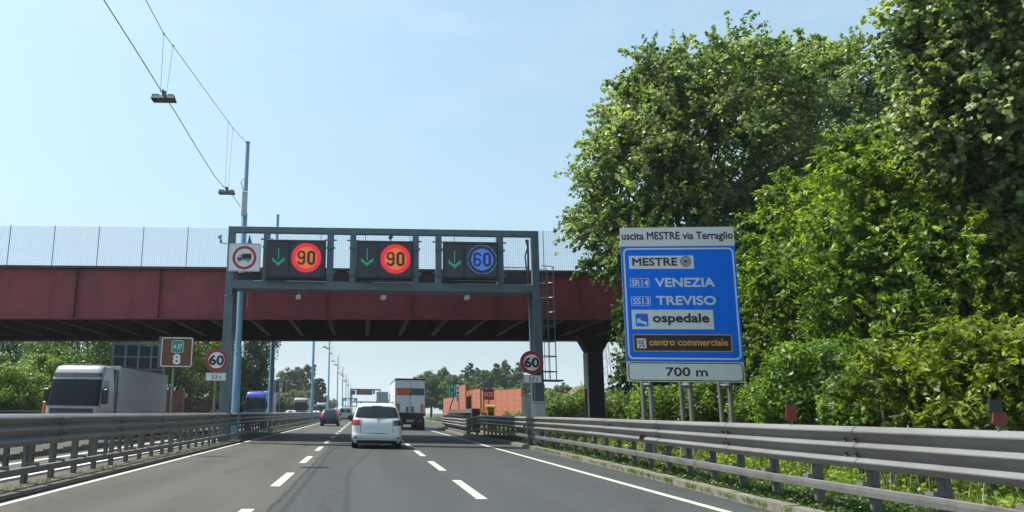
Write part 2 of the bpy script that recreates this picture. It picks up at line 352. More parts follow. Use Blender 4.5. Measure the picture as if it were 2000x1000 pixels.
# ================================================================== THE SETTING
def road_mat():
    m = bpy.data.materials.new('asphalt'); m.use_nodes = True; t = m.node_tree; L = t.links; N = t.nodes
    b = N['Principled BSDF']; b.inputs['Roughness'].default_value = .82; b.inputs['Specular IOR Level'].default_value = .3
    tc = N.new('ShaderNodeTexCoord'); sep = N.new('ShaderNodeSeparateXYZ'); L.new(tc.outputs['Object'], sep.inputs[0])
    def noise(sc, det, vec=None, rough=.6):
        n = N.new('ShaderNodeTexNoise'); n.inputs['Scale'].default_value = sc; n.inputs['Detail'].default_value = det; n.inputs['Roughness'].default_value = rough
        L.new(vec or tc.outputs['Object'], n.inputs['Vector']); return n.outputs['Fac']
    def ramp(inp, a, bb, ca, cb):
        r = N.new('ShaderNodeValToRGB'); r.color_ramp.elements[0].position = a; r.color_ramp.elements[1].position = bb
        r.color_ramp.elements[0].color = ca; r.color_ramp.elements[1].color = cb; L.new(inp, r.inputs[0]); return r.outputs[0]
    def mth(op, a, bb=None, c=None):
        n = N.new('ShaderNodeMath'); n.operation = op
        for i, v in enumerate((a, bb, c)):
            if v is None: continue
            if isinstance(v, (int, float)): n.inputs[i].default_value = v
            else: L.new(v, n.inputs[i])
        return n.outputs[0]
    def mix(f, a, bb, mode='MIX'):
        n = N.new('ShaderNodeMixRGB'); n.blend_type = mode
        for i, v in enumerate((f, a, bb)):
            if isinstance(v, (int, float)): n.inputs[i].default_value = v
            elif isinstance(v, tuple): n.inputs[i].default_value = v
            else: L.new(v, n.inputs[i])
        return n.outputs[0]
    mp = N.new('ShaderNodeMapping'); mp.inputs['Scale'].default_value = (1, .12, 1); L.new(tc.outputs['Object'], mp.inputs[0])
    wob = mth('MULTIPLY', mth('SUBTRACT', noise(1.1, 5), .5), .22)
    x = mth('ADD', sep.outputs[0], wob)
    newer = ramp(mth('ADD', mth('MULTIPLY', mth('ADD', x, 1.33), 12), .5), .2, .8, (0, 0, 0, 1), (1, 1, 1, 1))
    old = ramp(noise(.9, 6, mp.outputs[0]), .25, .75, (.047, .045, .040, 1), (.070, .067, .060, 1))
    new = ramp(noise(.7, 6, mp.outputs[0]), .25, .75, (.032, .037, .037, 1), (.046, .052, .052, 1))
    c = mix(newer, old, new)
    seam = ramp(mth('ABSOLUTE', mth('ADD', x, 1.33)), .012, .05, (.45, .45, .45, 1), (1, 1, 1, 1)); c = mix(1, c, seam, 'MULTIPLY')
    grain = ramp(noise(34, 4, None, .85), .28, .76, (.45, .45, .45, 1), (1.6, 1.6, 1.6, 1)); c = mix(.85, c, grain, 'MULTIPLY')
    mott = ramp(noise(9, 4, None, .7), .3, .75, (.84, .84, .84, 1), (1.14, 1.14, 1.14, 1)); c = mix(.8, c, mott, 'MULTIPLY')
    stain = ramp(noise(1.4, 3, mp.outputs[0], .5), .58, .74, (1, 1, 1, 1), (.72, .72, .73, 1)); c = mix(.8, c, stain, 'MULTIPLY')
    # hairline cracks and tarred joints
    vr = N.new('ShaderNodeTexVoronoi'); vr.feature = 'DISTANCE_TO_EDGE'; vr.inputs['Scale'].default_value = .16; wv = N.new('ShaderNodeVectorMath'); wv.operation = 'ADD'
    nz = N.new('ShaderNodeTexNoise'); nz.inputs['Scale'].default_value = 1.2; nz.inputs['Detail'].default_value = 6; L.new(tc.outputs['Object'], nz.inputs['Vector']); L.new(nz.outputs['Color'], wv.inputs[0]); L.new(tc.outputs['Object'], wv.inputs[1]); L.new(wv.outputs[0], vr.inputs['Vector'])
    crack = ramp(vr.outputs['Distance'], .002, .006, (.62, .62, .62, 1), (1, 1, 1, 1)); c = mix(.7, c, crack, 'MULTIPLY')
    # oil and tyre polish along the middle of each lane
    lane = mth('COSINE', mth('MULTIPLY', mth('SUBTRACT', sep.outputs[0], .2), 2 * PI / 1.82))
    pol = ramp(mth('ADD', mth('MULTIPLY', lane, .25), noise(.6, 4, mp.outputs[0])), .3, .8, (.93, .93, .93, 1), (1.06, 1.06, 1.06, 1)); c = mix(1, c, pol, 'MULTIPLY')
    L.new(c, b.inputs['Base Color'])
    bp = N.new('ShaderNodeBump'); bp.inputs['Strength'].default_value = .35; bp.inputs['Distance'].default_value = .01
    L.new(noise(70, 2), bp.inputs['Height']); L.new(bp.outputs[0], b.inputs['Normal']); return m
ASPHALT = road_mat()
PAINT = mat('white_road_paint', (.42, .39, .32), .7, 0, .1, 6, .1, 50, col2=(.22, .21, .18), thr=(.50, .74))
SOIL = mat('dry_soil_and_grass', (.075, .085, .035), .95, 0, .3, .35, .3, 5, col2=(.10, .082, .05), thr=(.4, .7))
GRIT = mat('median_grit', (.085, .076, .062), .95, 0, .3, 7, .4, 60, col2=(.038, .034, .030), thr=(.4, .65))
KERBC = mat('weathered_kerb_concrete', (.150, .138, .115), .9, 0, .3, 5, .3, 45, col2=(.085, .075, .058), thr=(.42, .7))

struct(MB().add([(-900, -90, -.06), (900, -90, -.06), (900, 2000, -.06), (-900, 2000, -.06)], [(0, 1, 2, 3)]), 'ground', SOIL)
KERB = [(6.42, -6), (6.42, 6), (6.45, 13), (6.76, 19.6), (7.02, 28), (7.08, 38), (7.0, 46), (6.55, 50), (6.5, 52), (6.85, 71), (6.95, 73.5)]
def kx(y):
    ys = [p[1] for p in KERB]; return float(np.interp(y, ys, [p[0] for p in KERB]))
ys_ = [p[1] for p in KERB]
rv = []; rf = []
edge = KERB + [(7.0, 73.6), (12.4, 84), (12.4, 150), (8.2, 190), (8.0, 1500)]
for x, y in edge: rv += [(-5.5, y, 0), (x, y, 0)]
for k in range(len(edge) - 1): rf.append((2 * k, 2 * k + 1, 2 * k + 3, 2 * k + 2))
struct(MB().add(rv, rf), 'road', ASPHALT)
struct(MB().add([(-20.2, -20, 0), (-8.5, -20, 0), (-8.5, 1500, 0), (-20.2, 1500, 0)], [(0, 1, 2, 3)]), 'opposite_road', ASPHALT)
md = MB().box(-8.5, -5.47, -20, 1500, -.05, .028); struct(md, 'median', GRIT)
struct(MB().box(-7.2, -6.72, -20, 400, -.04, .075), 'median_sunlit_strip', mat('sunlit_strip_concrete', (.56, .55, .52), .85, 0, .15, 3, .15, 30))  # sunlit strip between the rail shadows, painted pale and raised like a kerb
mk = MB()                                            # painted markings, 4 mm above the asphalt
def strip(x0, y0, x1, y1, w): mk.add([(x0 - w / 2, y0, .004), (x0 + w / 2, y0, .004), (x1 + w / 2, y1, .004), (x1 - w / 2, y1, .004)], [(0, 1, 2, 3)])
for y in [1.6 + 6.95 * k for k in range(44)]: strip(-1.66, y, -1.66, y + 3.4, .19)
for y in [.7 + 6.55 * k for k in range(46)]:
    if y < 290: strip(2.06, y + .15 * 0, 2.06, y + 3.75, .19)
strip(5.64, -5, 5.64, 72, .17); strip(5.64, 95, 5.64, 400, .17)
mk.add([(5.72, 71.6, .005), (5.72, 72.6, .005), (7.6, 74.6, .005), (7.6, 73.8, .005)], [(0, 3, 2, 1)])
mk.add([(12.0, 84, .004), (12.2, 84, .004), (12.2, 146, .004), (12.0, 146, .004)], [(0, 1, 2, 3)])
mk.add([(7.0, 150, .004), (12.1, 144, .004), (12.1, 147, .004), (7.0, 154, .004)], [(0, 1, 2, 3)])
strip(-5.33, -5, -5.33, 34, .15); strip(-5.33, 34, -5.2, 60, .15); strip(-5.2, 60, -5.3, 400, .17)
strip(-8.85, -10, -8.85, 400, .22); strip(-19.7, -10, -19.7, 400, .2)
for y in [2 + 7.2 * k for k in range(44)]: strip(-12.4, y, -12.4, y + 3.6, .17); strip(-16.0, y, -16.0, y + 3.6, .17)
struct(mk, 'lane_markings', PAINT)
kb = MB(); cut = [y for y in np.arange(-6, 73, 1.02)]       # kerb stones with open joints
for a in cut:
    b = min(a + 1.008, 73.5); xa, xb = kx(a), kx(b); h = .125 + .006 * math.sin(a * 3.7)
    kb.hexa([(xa, a, -.05), (xa + .27, a, -.05), (xb + .27, b, -.05), (xb, b, -.05)], [(xa + .035, a, h), (xa + .27, a, h + .005), (xb + .27, b, h + .005), (xb + .035, b, h)])
struct(kb, 'kerb', KERBC)
vg = MB(); vv = []; ff = []
for k, y in enumerate(np.linspace(-6, 73, 60)):
    x = kx(y) + .265; vv += [(x, y, .105), (x + .9, y, .12 + .03 * math.sin(k)), (x + 3.2, y, .02), (60, y, -.03)]
for k in range(59):
    for j in range(3): ff.append((4 * k + j, 4 * k + j + 1, 4 * k + j + 5, 4 * k + j + 4))
vg.add(vv, ff); struct(vg, 'verge', SOIL)
vg2 = MB().box(12.45, 60, 80, 200, -.05, .06); struct(vg2, 'far_verge', SOIL)

# ------------------------------------------------------------------ guard rails
PROFILE = [(-.03, -.012), (0, 0), (.03, -.004), (.075, -.04), (.095, -.066), (.096, -.082), (.088, -.098), (.012, -.186), (.010, -.20), (.084, -.256), (.095, -.268), (.096, -.282), (.088, -.298), (.012, -.386), (.010, -.40), (.084, -.456), (.095, -.468), (.096, -.482), (.088, -.498), (.03, -.56)]
def sweep(mb, path, prof, side):                     # path of (x,y,z); profile (d towards the road, z), closed with 6 mm of thickness
    P = [Vector(p) for p in path]; n = len(prof); full = list(prof) + [(d - .008, z) for d, z in reversed(prof)]; m = len(full); vs = []; fs = []
    for k, p in enumerate(P):
        d = (P[min(k + 1, len(P) - 1)] - P[max(k - 1, 0)]); d.z = 0; d.normalize(); nrm = Vector((-d.y, d.x, 0)) * side
        for a, z in full: vs.append(p + nrm * a + Vector((0, 0, z)))
    for k in range(len(P) - 1):
        for j in range(m):
            q = (j + 1) % m; fs.append((k * m + j, k * m + q, (k + 1) * m + q, (k + 1) * m + j))
    fs += [tuple(range(m)), tuple(range((len(P) - 1) * m, len(P) * m))]; mb.add(vs, fs)
def interp_path(path, step):
    out = []; 
    for a, b in zip(path[:-1], path[1:]):
        a, b = Vector(a), Vector(b); n = max(1, int((b - a).length / step))
        out += [a.lerp(b, k / n) for k in range(n)]
    return out + [Vector(path[-1])]
def walk(path, step):                                # equally spaced points with headings
    res = []; acc = 0
    for a, b in zip(path[:-1], path[1:]):
        a, b = Vector(a), Vector(b); L = (b - a).length; t = acc
        while t < L: res.append((a.lerp(b, t / L), math.atan2(-(b - a).x, (b - a).y))); t += step
        acc = t - L
    return res
RUB = [(0, 0), (.05, -.01), (.055, -.06), (.05, -.125), (0, -.135)]
def guard_rail(name, label, path, side, step, rub_z, post_in=.2, m=GALV, splice=4.0, arms=True, scale=1.0, phase=0, group=None):
    p0 = Vector(path[0]); root = thing(name, label, 'guard rail', (p0.x, p0.y, 0), 0, group); off = (p0.x, p0.y, 0)
    pts = interp_path(path, 3.0); rnd = random.Random(len(path) + int(p0.x * 10))
    pts = [p + Vector((rnd.uniform(-.012, .012), 0, rnd.uniform(-.008, .008))) for p in pts]
    prof = [(d, z * scale) for d, z in PROFILE]
    b = MB(); sweep(b, pts, prof, side); b.build('beam', m, root, False, off)
    for p, h in walk(path, splice)[:26]:
        sp = MB(); d = Vector((-math.sin(h), math.cos(h), 0)); sweep(sp, [p - d * .16, p + d * .16], [(a + .005, z) for a, z in prof], side)
        for zz in (-.165, -.185, -.365, -.385):
            for dd in (-.11, .11):
                c = p + d * dd + Vector((-d.y, d.x, 0)) * side * .03 + Vector((0, 0, zz * scale)); sp.box(c.x - .02, c.x + .02, c.y - .018, c.y + .018, c.z - .018, c.z + .018)
        sp.build('splice_plate', m, root, False, off)
    if rub_z:
        r = MB(); sweep(r, [Vector((p.x, p.y, p.z - path[0][2] + rub_z)) for p in pts], RUB, side); r.build('rub_rail', GALV2, root, False, off)
    zt = path[0][2]; pm = MB(); s = -side
    # channel post: web and two flanges, standing behind the beam
    pi = post_in
    for (xa, xb, ya, yb) in ((pi, pi + .012, -.065, .065), (pi, pi + .09, -.065, -.057), (pi, pi + .09, .057, .065)):
        pm.box(min(s * -xa, s * -xb), max(s * -xa, s * -xb), ya, yb, 0, zt - .08)
    pm.box(min(0, s * -pi) , max(0, s * -pi), -.04, .04, zt - .42, zt - .12)       # spacer block
    if arms and rub_z:
        pm.box(min(s * -.0, s * -(pi + .08)), max(0, s * -(pi + .08)), -.09, .05, rub_z + .004, rub_z + .05)
    spots = walk(path, step); first = None; rest = MB()
    spots.sort(key=lambda q: q[0].x ** 2 + q[0].y ** 2 if q[0].y > 2 else 1e9)
    for k, (p, h) in enumerate(spots):
        if k < 100:
            if first is None: o = pm.build('post', GALV2, root); first = o
            else: o = first.copy(); COL.objects.link(o); o.parent = root
            o.location = (p.x - off[0], p.y - off[1], 0); o.rotation_euler = (0, 0, h)
        else:
            c, q = math.cos(h), math.sin(h); rest.add([(x * c - y * q + p.x, x * q + y * c + p.y, z) for x, y, z in pm.v], pm.f)
    if rest.v: tag(rest.build('distant_posts', GALV2, root, False, off), kind='stuff')
    return root
ZL, ZR = 1.29, 1.34
guard_rail('guard_rail', 'long galvanised triple wave median guard rail along the left lane, blue lamp poles behind it', [(-6.05, -4, ZL), (-6.05, 40, ZL), (-5.95, 70, ZL), (-6.1, 330, ZL)], -1, 1.27, .36)
guard_rail('guard_rail', 'far median guard rail facing the oncoming lorries, behind the near median rail', [(-7.9, -4, ZL - .03), (-7.9, 330, ZL - .03)], 1, 1.33, .36)
RP = [(kx(y) + .32 if y < 45 else x, y, z) for x, y, z in [(7.0, -5, ZR), (7, 6, ZR), (7, 13, ZR), (7, 19.6, ZR), (7, 28, ZR), (7, 38, ZR), (7.42, 46, ZR), (7.40, 49.5, ZR), (7.3, 50.6, ZR - .05), (6.78, 51.4, 1.10), (6.78, 53, 1.07), (7.12, 71, 1.07)]]
guard_rail('guard_rail', 'galvanised triple wave guard rail in front of the blue exit sign, kinking at the lay-by', RP, 1, 1.33, .55, .16)
guard_rail('guard_rail', 'short distant guard rail beyond the lay-by, before the orange noise walls', [(12.75, 84, 1.3), (12.75, 108, 1.3), (12.75, 143, 1.3)], 1, 2.0, .5)
guard_rail('guard_rail', 'outer roadside guard rail behind the oncoming lorries on the far left', [(-20.6, -4, 1.2), (-20.6, 300, 1.2)], -1, 3.0, 0)
# red plate delineators clamped on the rail
def delineator(loc, rz, tilt, label, black=False, w=.17, h=.25):
    t = thing('reflector_plate', label, 'reflector', loc, rz, 'red plate reflectors on the right guard rail')
    b = MB().tube([(0, 0, -.02), (.015, 0, .03), (-.01, 0, .06)], .012, 6); b.build('bracket', GALV, t)
    p = MB().prism(rrect(-w / 2, w / 2, .05, .05 + h, .012, 3), -.008, .008); o = p.build('plate', mat('dull_red_reflector', (.16, .018, .014), .5, 0, .2, 8), t)
    if black: q = MB().prism(rrect(-w / 2 + .01, w / 2 + .004, .05 + h - .02, .05 + h + .11, .012, 3), -.012, .006).build('black_cap', TRIM, t)
    o.rotation_euler = (0, tilt, 0)
p = atX(1574, 820, 6.98); delineator((kx(p.y) + .30, p.y, ZR), .1, .05, 'upright dull red plate reflector on the right rail, nearer to the blue sign')
p = atX(1950, 836, 6.74); delineator((kx(p.y) + .30, p.y, ZR), .1, .28, 'tilted red plate reflector with a black cap on the rail at the right edge', True, .15, .16)
p = atX(1240, 852, 6.8); delineator((kx(p.y) + .20, p.y, .80), 0, .2, 'small dark red reflector fixed low on the rail face below the sign', False, .16, .12)
p = atX(1024, 835, 7.25); delineator((kx(p.y) + .20, p.y, .80), 0, .1, 'small red reflector on the rail face near the gantry foot', False, .15, .11)

# ------------------------------------------------------------------ bridge
YB, YB2 = 39.6, 52.0
zt = lambda x: 8.42 + .006 * (x + 18.9)
zb = lambda x: 5.81 + .0156 * (x + 18.6) if x < 13 else 6.30 + .004 * (x - 13)
br = thing('road_bridge', 'dark red steel girder road bridge crossing above the motorway', 'bridge', (0, YB, 0)); BO = (0, YB, 0)
X0, X1 = -62, 62
def girder(y0, y1, nm, flip):
    g = MB(); xs = np.linspace(X0, X1, 32)
    for a, b in zip(xs[:-1], xs[1:]):
        g.hexa([(a, y0, zb(a)), (b, y0, zb(b)), (b, y1, zb(b)), (a, y1, zb(a))], [(a, y0, zt(a)), (b, y0, zt(b)), (b, y1, zt(b)), (a, y1, zt(a))])
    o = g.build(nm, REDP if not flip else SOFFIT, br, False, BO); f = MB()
    ye = y0 - .2 if not flip else y1 + .2
    ya, yb_ = (ye, y0 - .003) if not flip else (y1 + .003, ye)
    for a, b in zip(xs[:-1], xs[1:]):
        f.hexa([(a, ya - .02, zb(a) - .035), (b, ya - .02, zb(b) - .035), (b, yb_ + .2, zb(b) - .035), (a, yb_ + .2, zb(a) - .035)], [(a, ya - .02, zb(a) - .003), (b, ya - .02, zb(b) - .003), (b, yb_ + .2, zb(b) - .003), (a, yb_ + .2, zb(a) - .003)])
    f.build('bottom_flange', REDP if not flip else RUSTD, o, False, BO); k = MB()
    for a, b in zip(xs[:-1], xs[1:]):
        k.hexa([(a, ya - .06, zt(a) + .003), (b, ya - .06, zt(b) + .003), (b, yb_ + .3, zt(b) + .003), (a, yb_ + .3, zt(a) + .003)], [(a, ya - .06, zt(a) + .13), (b, ya - .06, zt(b) + .13), (b, yb_ + .3, zt(b) + .13), (a, yb_ + .3, zt(a) + .13)])
    k.build('deck_edge', DARKEDGE, o, False, BO)
    for i in range(-14, 15):
        x = -1.92 + 4.30 * i; MB().box(x - .012, x + .012, ya, yb_, zb(x), zt(x)).build('stiffener', mat('rusty_red_paint', (.15, .032, .03), .65, 0, .3, 3), o, False, BO)

girder(YB, YB + .35, 'front_girder', False); girder(YB2 - .35, YB2, 'back_girder', True)
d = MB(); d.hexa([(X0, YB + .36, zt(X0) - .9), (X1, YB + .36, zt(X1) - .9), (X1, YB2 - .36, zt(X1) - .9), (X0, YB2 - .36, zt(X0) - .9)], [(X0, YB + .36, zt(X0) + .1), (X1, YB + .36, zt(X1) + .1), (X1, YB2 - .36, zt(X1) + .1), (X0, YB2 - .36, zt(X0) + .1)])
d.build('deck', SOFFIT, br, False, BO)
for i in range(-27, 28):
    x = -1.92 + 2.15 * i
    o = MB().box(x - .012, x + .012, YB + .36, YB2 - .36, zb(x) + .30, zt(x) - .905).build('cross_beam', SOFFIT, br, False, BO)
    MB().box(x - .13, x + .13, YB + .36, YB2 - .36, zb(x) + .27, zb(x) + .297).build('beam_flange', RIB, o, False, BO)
def mesh_fence(y, label, lean):
    t = thing('mesh_fence', label, 'fence', (0, y, 8.4)); O = (0, y, 8.4); x = -6.95 - 2.32 * 17
    xs = [x + 2.32 * k for k in range(40)]; pm = None
    for k, x in enumerate(xs):
        z0 = zt(x) + .13; h = 2.15
        pp = MB().box(x - .022, x + .022, y - .022, y + .022, z0, z0 + h).build('post', MESHW, t, False, O)
        if k == len(xs) - 1: break
        b = MB(); w = .0055; xe = xs[k + 1]; zz = z0 + .04
        for j in range(1, 24):
            xx = x + j * 2.32 / 24; b.box(xx - w, xx + w, y - w, y + w, zz, zz + 2.08)
        for j in range(22):
            b.box(x + .024, xe - .024, y - .004, y + .004, zz + j * .0985 - w * .8, zz + j * .0985 + w * .8)
        b.build('mesh_panel', MESHW, t, False, O)
mesh_fence(YB + .05, 'tall pale wire mesh fence along the near edge of the red bridge', 0)
mesh_fence(YB2 - .05, 'tall wire mesh fence along the far edge of the bridge, seen through the nearer mesh', 0)
# pier
pc = thing('bridge_pier', 'dark bridge pier with flared head between the gantry and the blue sign', 'pier', (14.0, 48, 0)); PO = (14.0, 48, 0)
pa = at(1149, 700, 48); pb2 = at(1178, 700, 48)
m = MB(); x0, x1 = pa.x, pb2.x
m.box(x0, x1, 48, 49.0, -.1, 5.25); m.build('column', mat('dark_pier_concrete', (.045, .045, .048), .9, 0, .25, 3, .2, 20), pc, False, PO)
h = MB(); h.hexa([(x0, 48, 5.25), (x1, 48, 5.25), (x1, 49, 5.25), (x0, 49, 5.25)], [(x0 - .55, 48, 6.26), (x1 + .55, 48, 6.26), (x1 + .55, 49, 6.26), (x0 - .55, 49, 6.26)])
h.build('pier_head', SOFFIT, pc, False, PO)
MB().box(x0 - .05, x0 - .003, 48.05, 48.95, -.1, 5.2).build('lit_pier_side', mat('sunlit_pier_concrete', (.62, .62, .60), .8, 0, .12, 2), pc, False, PO)  # thin pale sheet: sunlight on the pier's left face, painted into the colour
p = at(1144, 760, 47.5); q = thing('marker_post', 'short rusty marker post beside the bridge pier', 'post', (p.x, 47.5, 0)); MB().bevbox(-.06, .06, -.06, .06, 0, 3.0, .015).build('post', RUSTD, q); MB().prism(rrect(-.055, .055, 2.3, 2.9, .02), -.07, -.062).build('reflector', SRED, q)

# ------------------------------------------------------------------ gantry
YG = 35.3
ga = thing('sign_gantry', 'dark grey steel portal gantry carrying three lane displays in front of the bridge', 'gantry', (0, YG, 0)); GO = (0, YG, 0)
def gx(px, py=520, y=YG): return at(px, py, y).x
def gz(py, px=745, y=YG): return at(px, py, y).z
XL, XR = gx(443.5, 500), gx(1053, 500); ZT, ZB1, ZB0 = gz(446), gz(555), gz(569)
T = .29; D = 1.0
b = MB(); b.bevbox(XL, XR, YG, YG + .26, ZT - T, ZT, .012); b.build('top_beam', GANTRY, ga, False, GO)
b = MB(); b.bevbox(XL, XR, YG, YG + .28, ZB0 + .05, ZB1 + .09, .012); b.bevbox(XL, XR, YG + .82, YG + 1.08, ZB0 + .05, ZB1 + .09, .012)
b.box(XL + .01, XR - .01, YG + .281, YG + .819, ZB0 + .06, ZB0 + .1); b.build('walkway_beam', GANTRY, ga, False, GO)
for nm, xa in (('left', XL), ('right', XR - .33)):
    xb = xa + .33
    m = MB(); m.bevbox(xa, xb, YG - .003, YG + .32, ZB0 - .3, ZT - T - .002, .012); m.build('upper_post', GANTRY, ga, False, GO)
    m = MB(); m.bevbox(xa - .02, xb + .05, YG - .01, YG + .36, -.05, ZB0 - .306, .012)
    m.build('leg', GANTRY, ga, False, GO)
    m = MB(); m.bevbox(xa, xb + .02, YG + .80, YG + 1.06, -.05, ZB0 + .045, .012)
    m.build('rear_leg', GANTRY, ga, False, GO)
    m = MB()
    z = .6
    while z < ZB0 - .4: m.box(xa + .08, xb - .08, YG + .365, YG + .795, z, z + .1); z += 1.15
    m.build('leg_braces', GANTRY, ga, False, GO)
    m = MB().bevbox(xa - .05, xb + .08, YG - .03, YG + .39, ZB0 - .36, ZB0 - .30, .01); m.build('flange_plate', GANTRY, ga, False, GO)
for px0, px1 in ((513, 524.8), (638, 651), (683, 695), (806, 818), (851, 863), (971, 984)):
    x0, x1 = gx(px0), gx(px1); m = MB(); m.bevbox(x0, x1, YG + .002, YG + .27, ZB1 + .095, ZT - T - .002, .01)
    for zz in (gz(486), gz(536)): m.box(x0 - .03, x1 + .06, YG - .06, YG - .001, zz - .05, zz + .05)
    for zz in (gz(470), gz(531)): m.box(x0 - .14, x1 + .14, YG + .05, YG + .1, zz - .03, zz + .03)
    m.build('hanger', GANTRY, ga, False, GO)
m = MB()
for k in range(12):
    x = gx(975) + k * .115; m.box(x - .008, x + .008, YG + 1.0, YG + 1.015, gz(529), ZB1 + 1.05)
m.box(gx(975), gx(1040), YG + .99, YG + 1.02, ZB1 + 1.05, ZB1 + 1.08); m.build('walkway_railing', GANTRY, ga, False, GO)
m = MB().tube([(XR - .5, YG + .5, ZT - T - .05), (XR - .42, YG + .45, ZT - .7), (XR - .55, YG + .5, ZT - 1.1), (XR - .45, YG + .5, ZB1 + .3)], .035, 6); m.tube([(XR - .38, YG + .6, ZT - T), (XR - .38, YG + .6, ZB1)], .05, 6); m.build('cable_loom', TRIM, ga, False, GO)
m = MB().box(XL + .35, XR - .36, YG + 1.081, YG + 1.11, ZB1 + .02, gz(529)).build('walkway_screen', mat('dark_walkway_screen', (.018, .026, .036), .6, 0, .2, 2), ga, False, GO)
# access ladder with safety hoops
LD = Vector((gx(1056, 600) + .02, YG + .6, 0)); LX = LD.x
l = MB(); lt, lb = gz(518, 1070), gz(740, 1070)
for y in (YG + .35, YG + .8): l.tube([(LX, y, lb), (LX, y, lt)], .025, 6)
z = lb
while z < lt: l.tube([(LX, YG + .35, z), (LX, YG + .8, z)], .014, 5); z += .3
l.build('ladder', GANTRY, ga, False, GO); l = MB()
hoop = [(LX + .78 * math.sin(t), YG + .575 - .42 * math.cos(t)) for t in np.linspace(.1, PI - .1, 10)]
for z in np.linspace(lb + .35, lt, 8): l.tube([(x, y, z) for x, y in hoop], .02, 5)
for k in (1, 3, 5, 7, 8): l.tube([(hoop[k][0], hoop[k][1], lb), (hoop[k][0], hoop[k][1], lt)], .016, 5)
l.build('ladder_cage', GANTRY, ga, False, GO)
m = MB().box(LX - .05, LX + .95, YG + .1, YG + 1.0, lb - .09, lb - .02).build('ladder_platform', GANTRY, ga, False, GO)

# lane displays: arrow panel and LED speed roundel
def digit(ch, u, v):                                 # stroke test in a 1 x 1.75 box, u 0..1, v 0..1.75
    w = .31
    def ell(cx, cy, rx, ry): return ((u - cx) / rx) ** 2 + ((v - cy) / ry) ** 2
    if ch == '0':
        def rr(x0, x1, y0, y1, r):
            if not (x0 <= u <= x1 and y0 <= v <= y1): return False
            dx = max(x0 + r - u, u - x1 + r, 0); dy = max(y0 + r - v, v - y1 + r, 0); return dx * dx + dy * dy <= r * r
        return rr(0, 1, 0, 1.75, .48) and not rr(w, 1 - w, w, 1.75 - w, .22)
    if ch == '9':
        top = ell(.5, 1.22, .5, .53) <= 1 and ell(.5, 1.22, .24, .27) > 1
        arc = ell(.5, .9, .5, .9) <= 1 and ell(.5, .9, .25, .64) > 1 and u > .5 and v < 1.25
        tail = ell(.5, .45, .5, .45) <= 1 and ell(.5, .47, .25, .2) > 1 and v < .42
        return top or arc or tail
    return digit('9', 1 - u, 1.75 - v)
def display(px0, px1, py0, py1, speed, arrow_c, label, parts, pc, pr):
    x0, x1, z0, z1 = gx(px0, 510), gx(px1, 510), gz(py1, (px0 + px1) / 2), gz(py0, (px0 + px1) / 2)
    t = thing('lane_display', label, 'display', (x0, YG, z0)); O = (x0, YG, z0)
    yf = YG - .25
    m = MB(); m.bevbox(x0, x1, yf, YG - .065, z0, z1, .03); m.build('housing', BLACKP, t, False, O)
    MB().hexa([(x0, yf - .12, z0 - .07), (x1, yf - .12, z0 - .07), (x1, YG - .07, z0 - .07), (x0, YG - .07, z0 - .07)], [(x0, yf - .02, z0 - .004), (x1, yf - .02, z0 - .004), (x1, YG - .07, z0 - .004), (x0, YG - .07, z0 - .004)]).build('bottom_ledge', BLACKP, t, False, O)
    w = x1 - x0; xs = x0 + w * .385
    for nm, a, b in (('arrow_panel', x0 + .09, xs - .05), ('speed_panel', xs + .04, x1 - .09)):
        f = MB(); f.prism(rrect(a, b, z0 + .12, z1 - .12, .06), yf - .012, yf - .002); pn = f.build(nm, VMSF, t, False, O)
        q = MB(); frame_rr(q, a - .03, b + .03, z0 + .09, z1 - .09, .08, .03, yf - .03, yf - .001); q.build('panel_rim', BLACKP, pn, False, O)
        if nm == 'arrow_panel':
            cx, cz = gx(pc[0], pc[1]), gz(pc[1], pc[0]); g = MB(); s = .037; pt = .05
            for i in range(-10, 11):
                for j in range(-9, 9):
                    xx, zz = i * pt, j * pt
                    stem = abs(xx) <= .03 and -.1 <= zz <= .42
                    chev = abs(zz - (-.33 + abs(xx) * .85)) < .085 and abs(xx) < .27
                    if stem or chev: g.box(cx + xx - s / 2, cx + xx + s / 2, yf - .018, yf - .013, cz + zz - s / 2, cz + zz + s / 2)
            g.build('green_arrow', LEDGRN, pn, False, O)
        else:
            cx, cz = gx(pr[0], pr[1]), gz(pr[1], pr[0]); R = (gx(pr[0] + pr[2], pr[1]) - cx); n = 27; pt = R / n; s = pt * .8
            A = MB(); B = MB(); hw = .60
            for i in range(-n, n + 1):
                for j in range(-n, n + 1):
                    xx, zz = i * pt, j * pt; r = math.hypot(xx, zz) / R
                    if r > 1.0: continue
                    dig = False; dh = R * .98; dw = dh / 1.75
                    for ch, ox in ((speed[0], -dw - R * .05), (speed[1], R * .05)):
                        u, v = (xx - ox) / dw, (zz + dh / 2) / dw
                        if 0 <= u <= 1 and 0 <= v <= 1.75 and digit(ch, u, v): dig = True
                    bx = (cx + xx - s / 2, cx + xx + s / 2, yf - .018, yf - .013, cz + zz - s / 2, cz + zz + s / 2)
                    if speed == '90':
                        if dig: continue
                        (A if r > .73 else B).box(*bx)
                    else:
                        if r > .966: A.box(*bx)
                        elif r < .72 and not dig: B.box(*bx)
                        elif .72 <= r < .76 and not dig and (i + j) % 2: A.box(*bx)
            if speed == '90': A.build('red_ring', LEDRED, pn, False, O); B.build('amber_field', LEDOR, pn, False, O)
            else: A.build('ring_outline', LEDLB, pn, False, O); B.build('blue_field', LEDBLUE, pn, False, O)
display(521, 636.5, 470, 546, '90', None, 'lane display with green arrow and red ringed 90, next to the no lorries sign', 0, (545, 504), (599, 505.5, 29))
display(695.5, 806, 472, 547, '90', None, 'middle lane display with green arrow and red ringed 90, between two other displays', 0, (717, 505), (772, 508, 29))
display(864, 971.5, 474, 547, '60', None, 'lane display with green arrow and blue 60 roundel at the ladder end of the gantry', 0, (886.5, 509), (940, 509, 28.5))
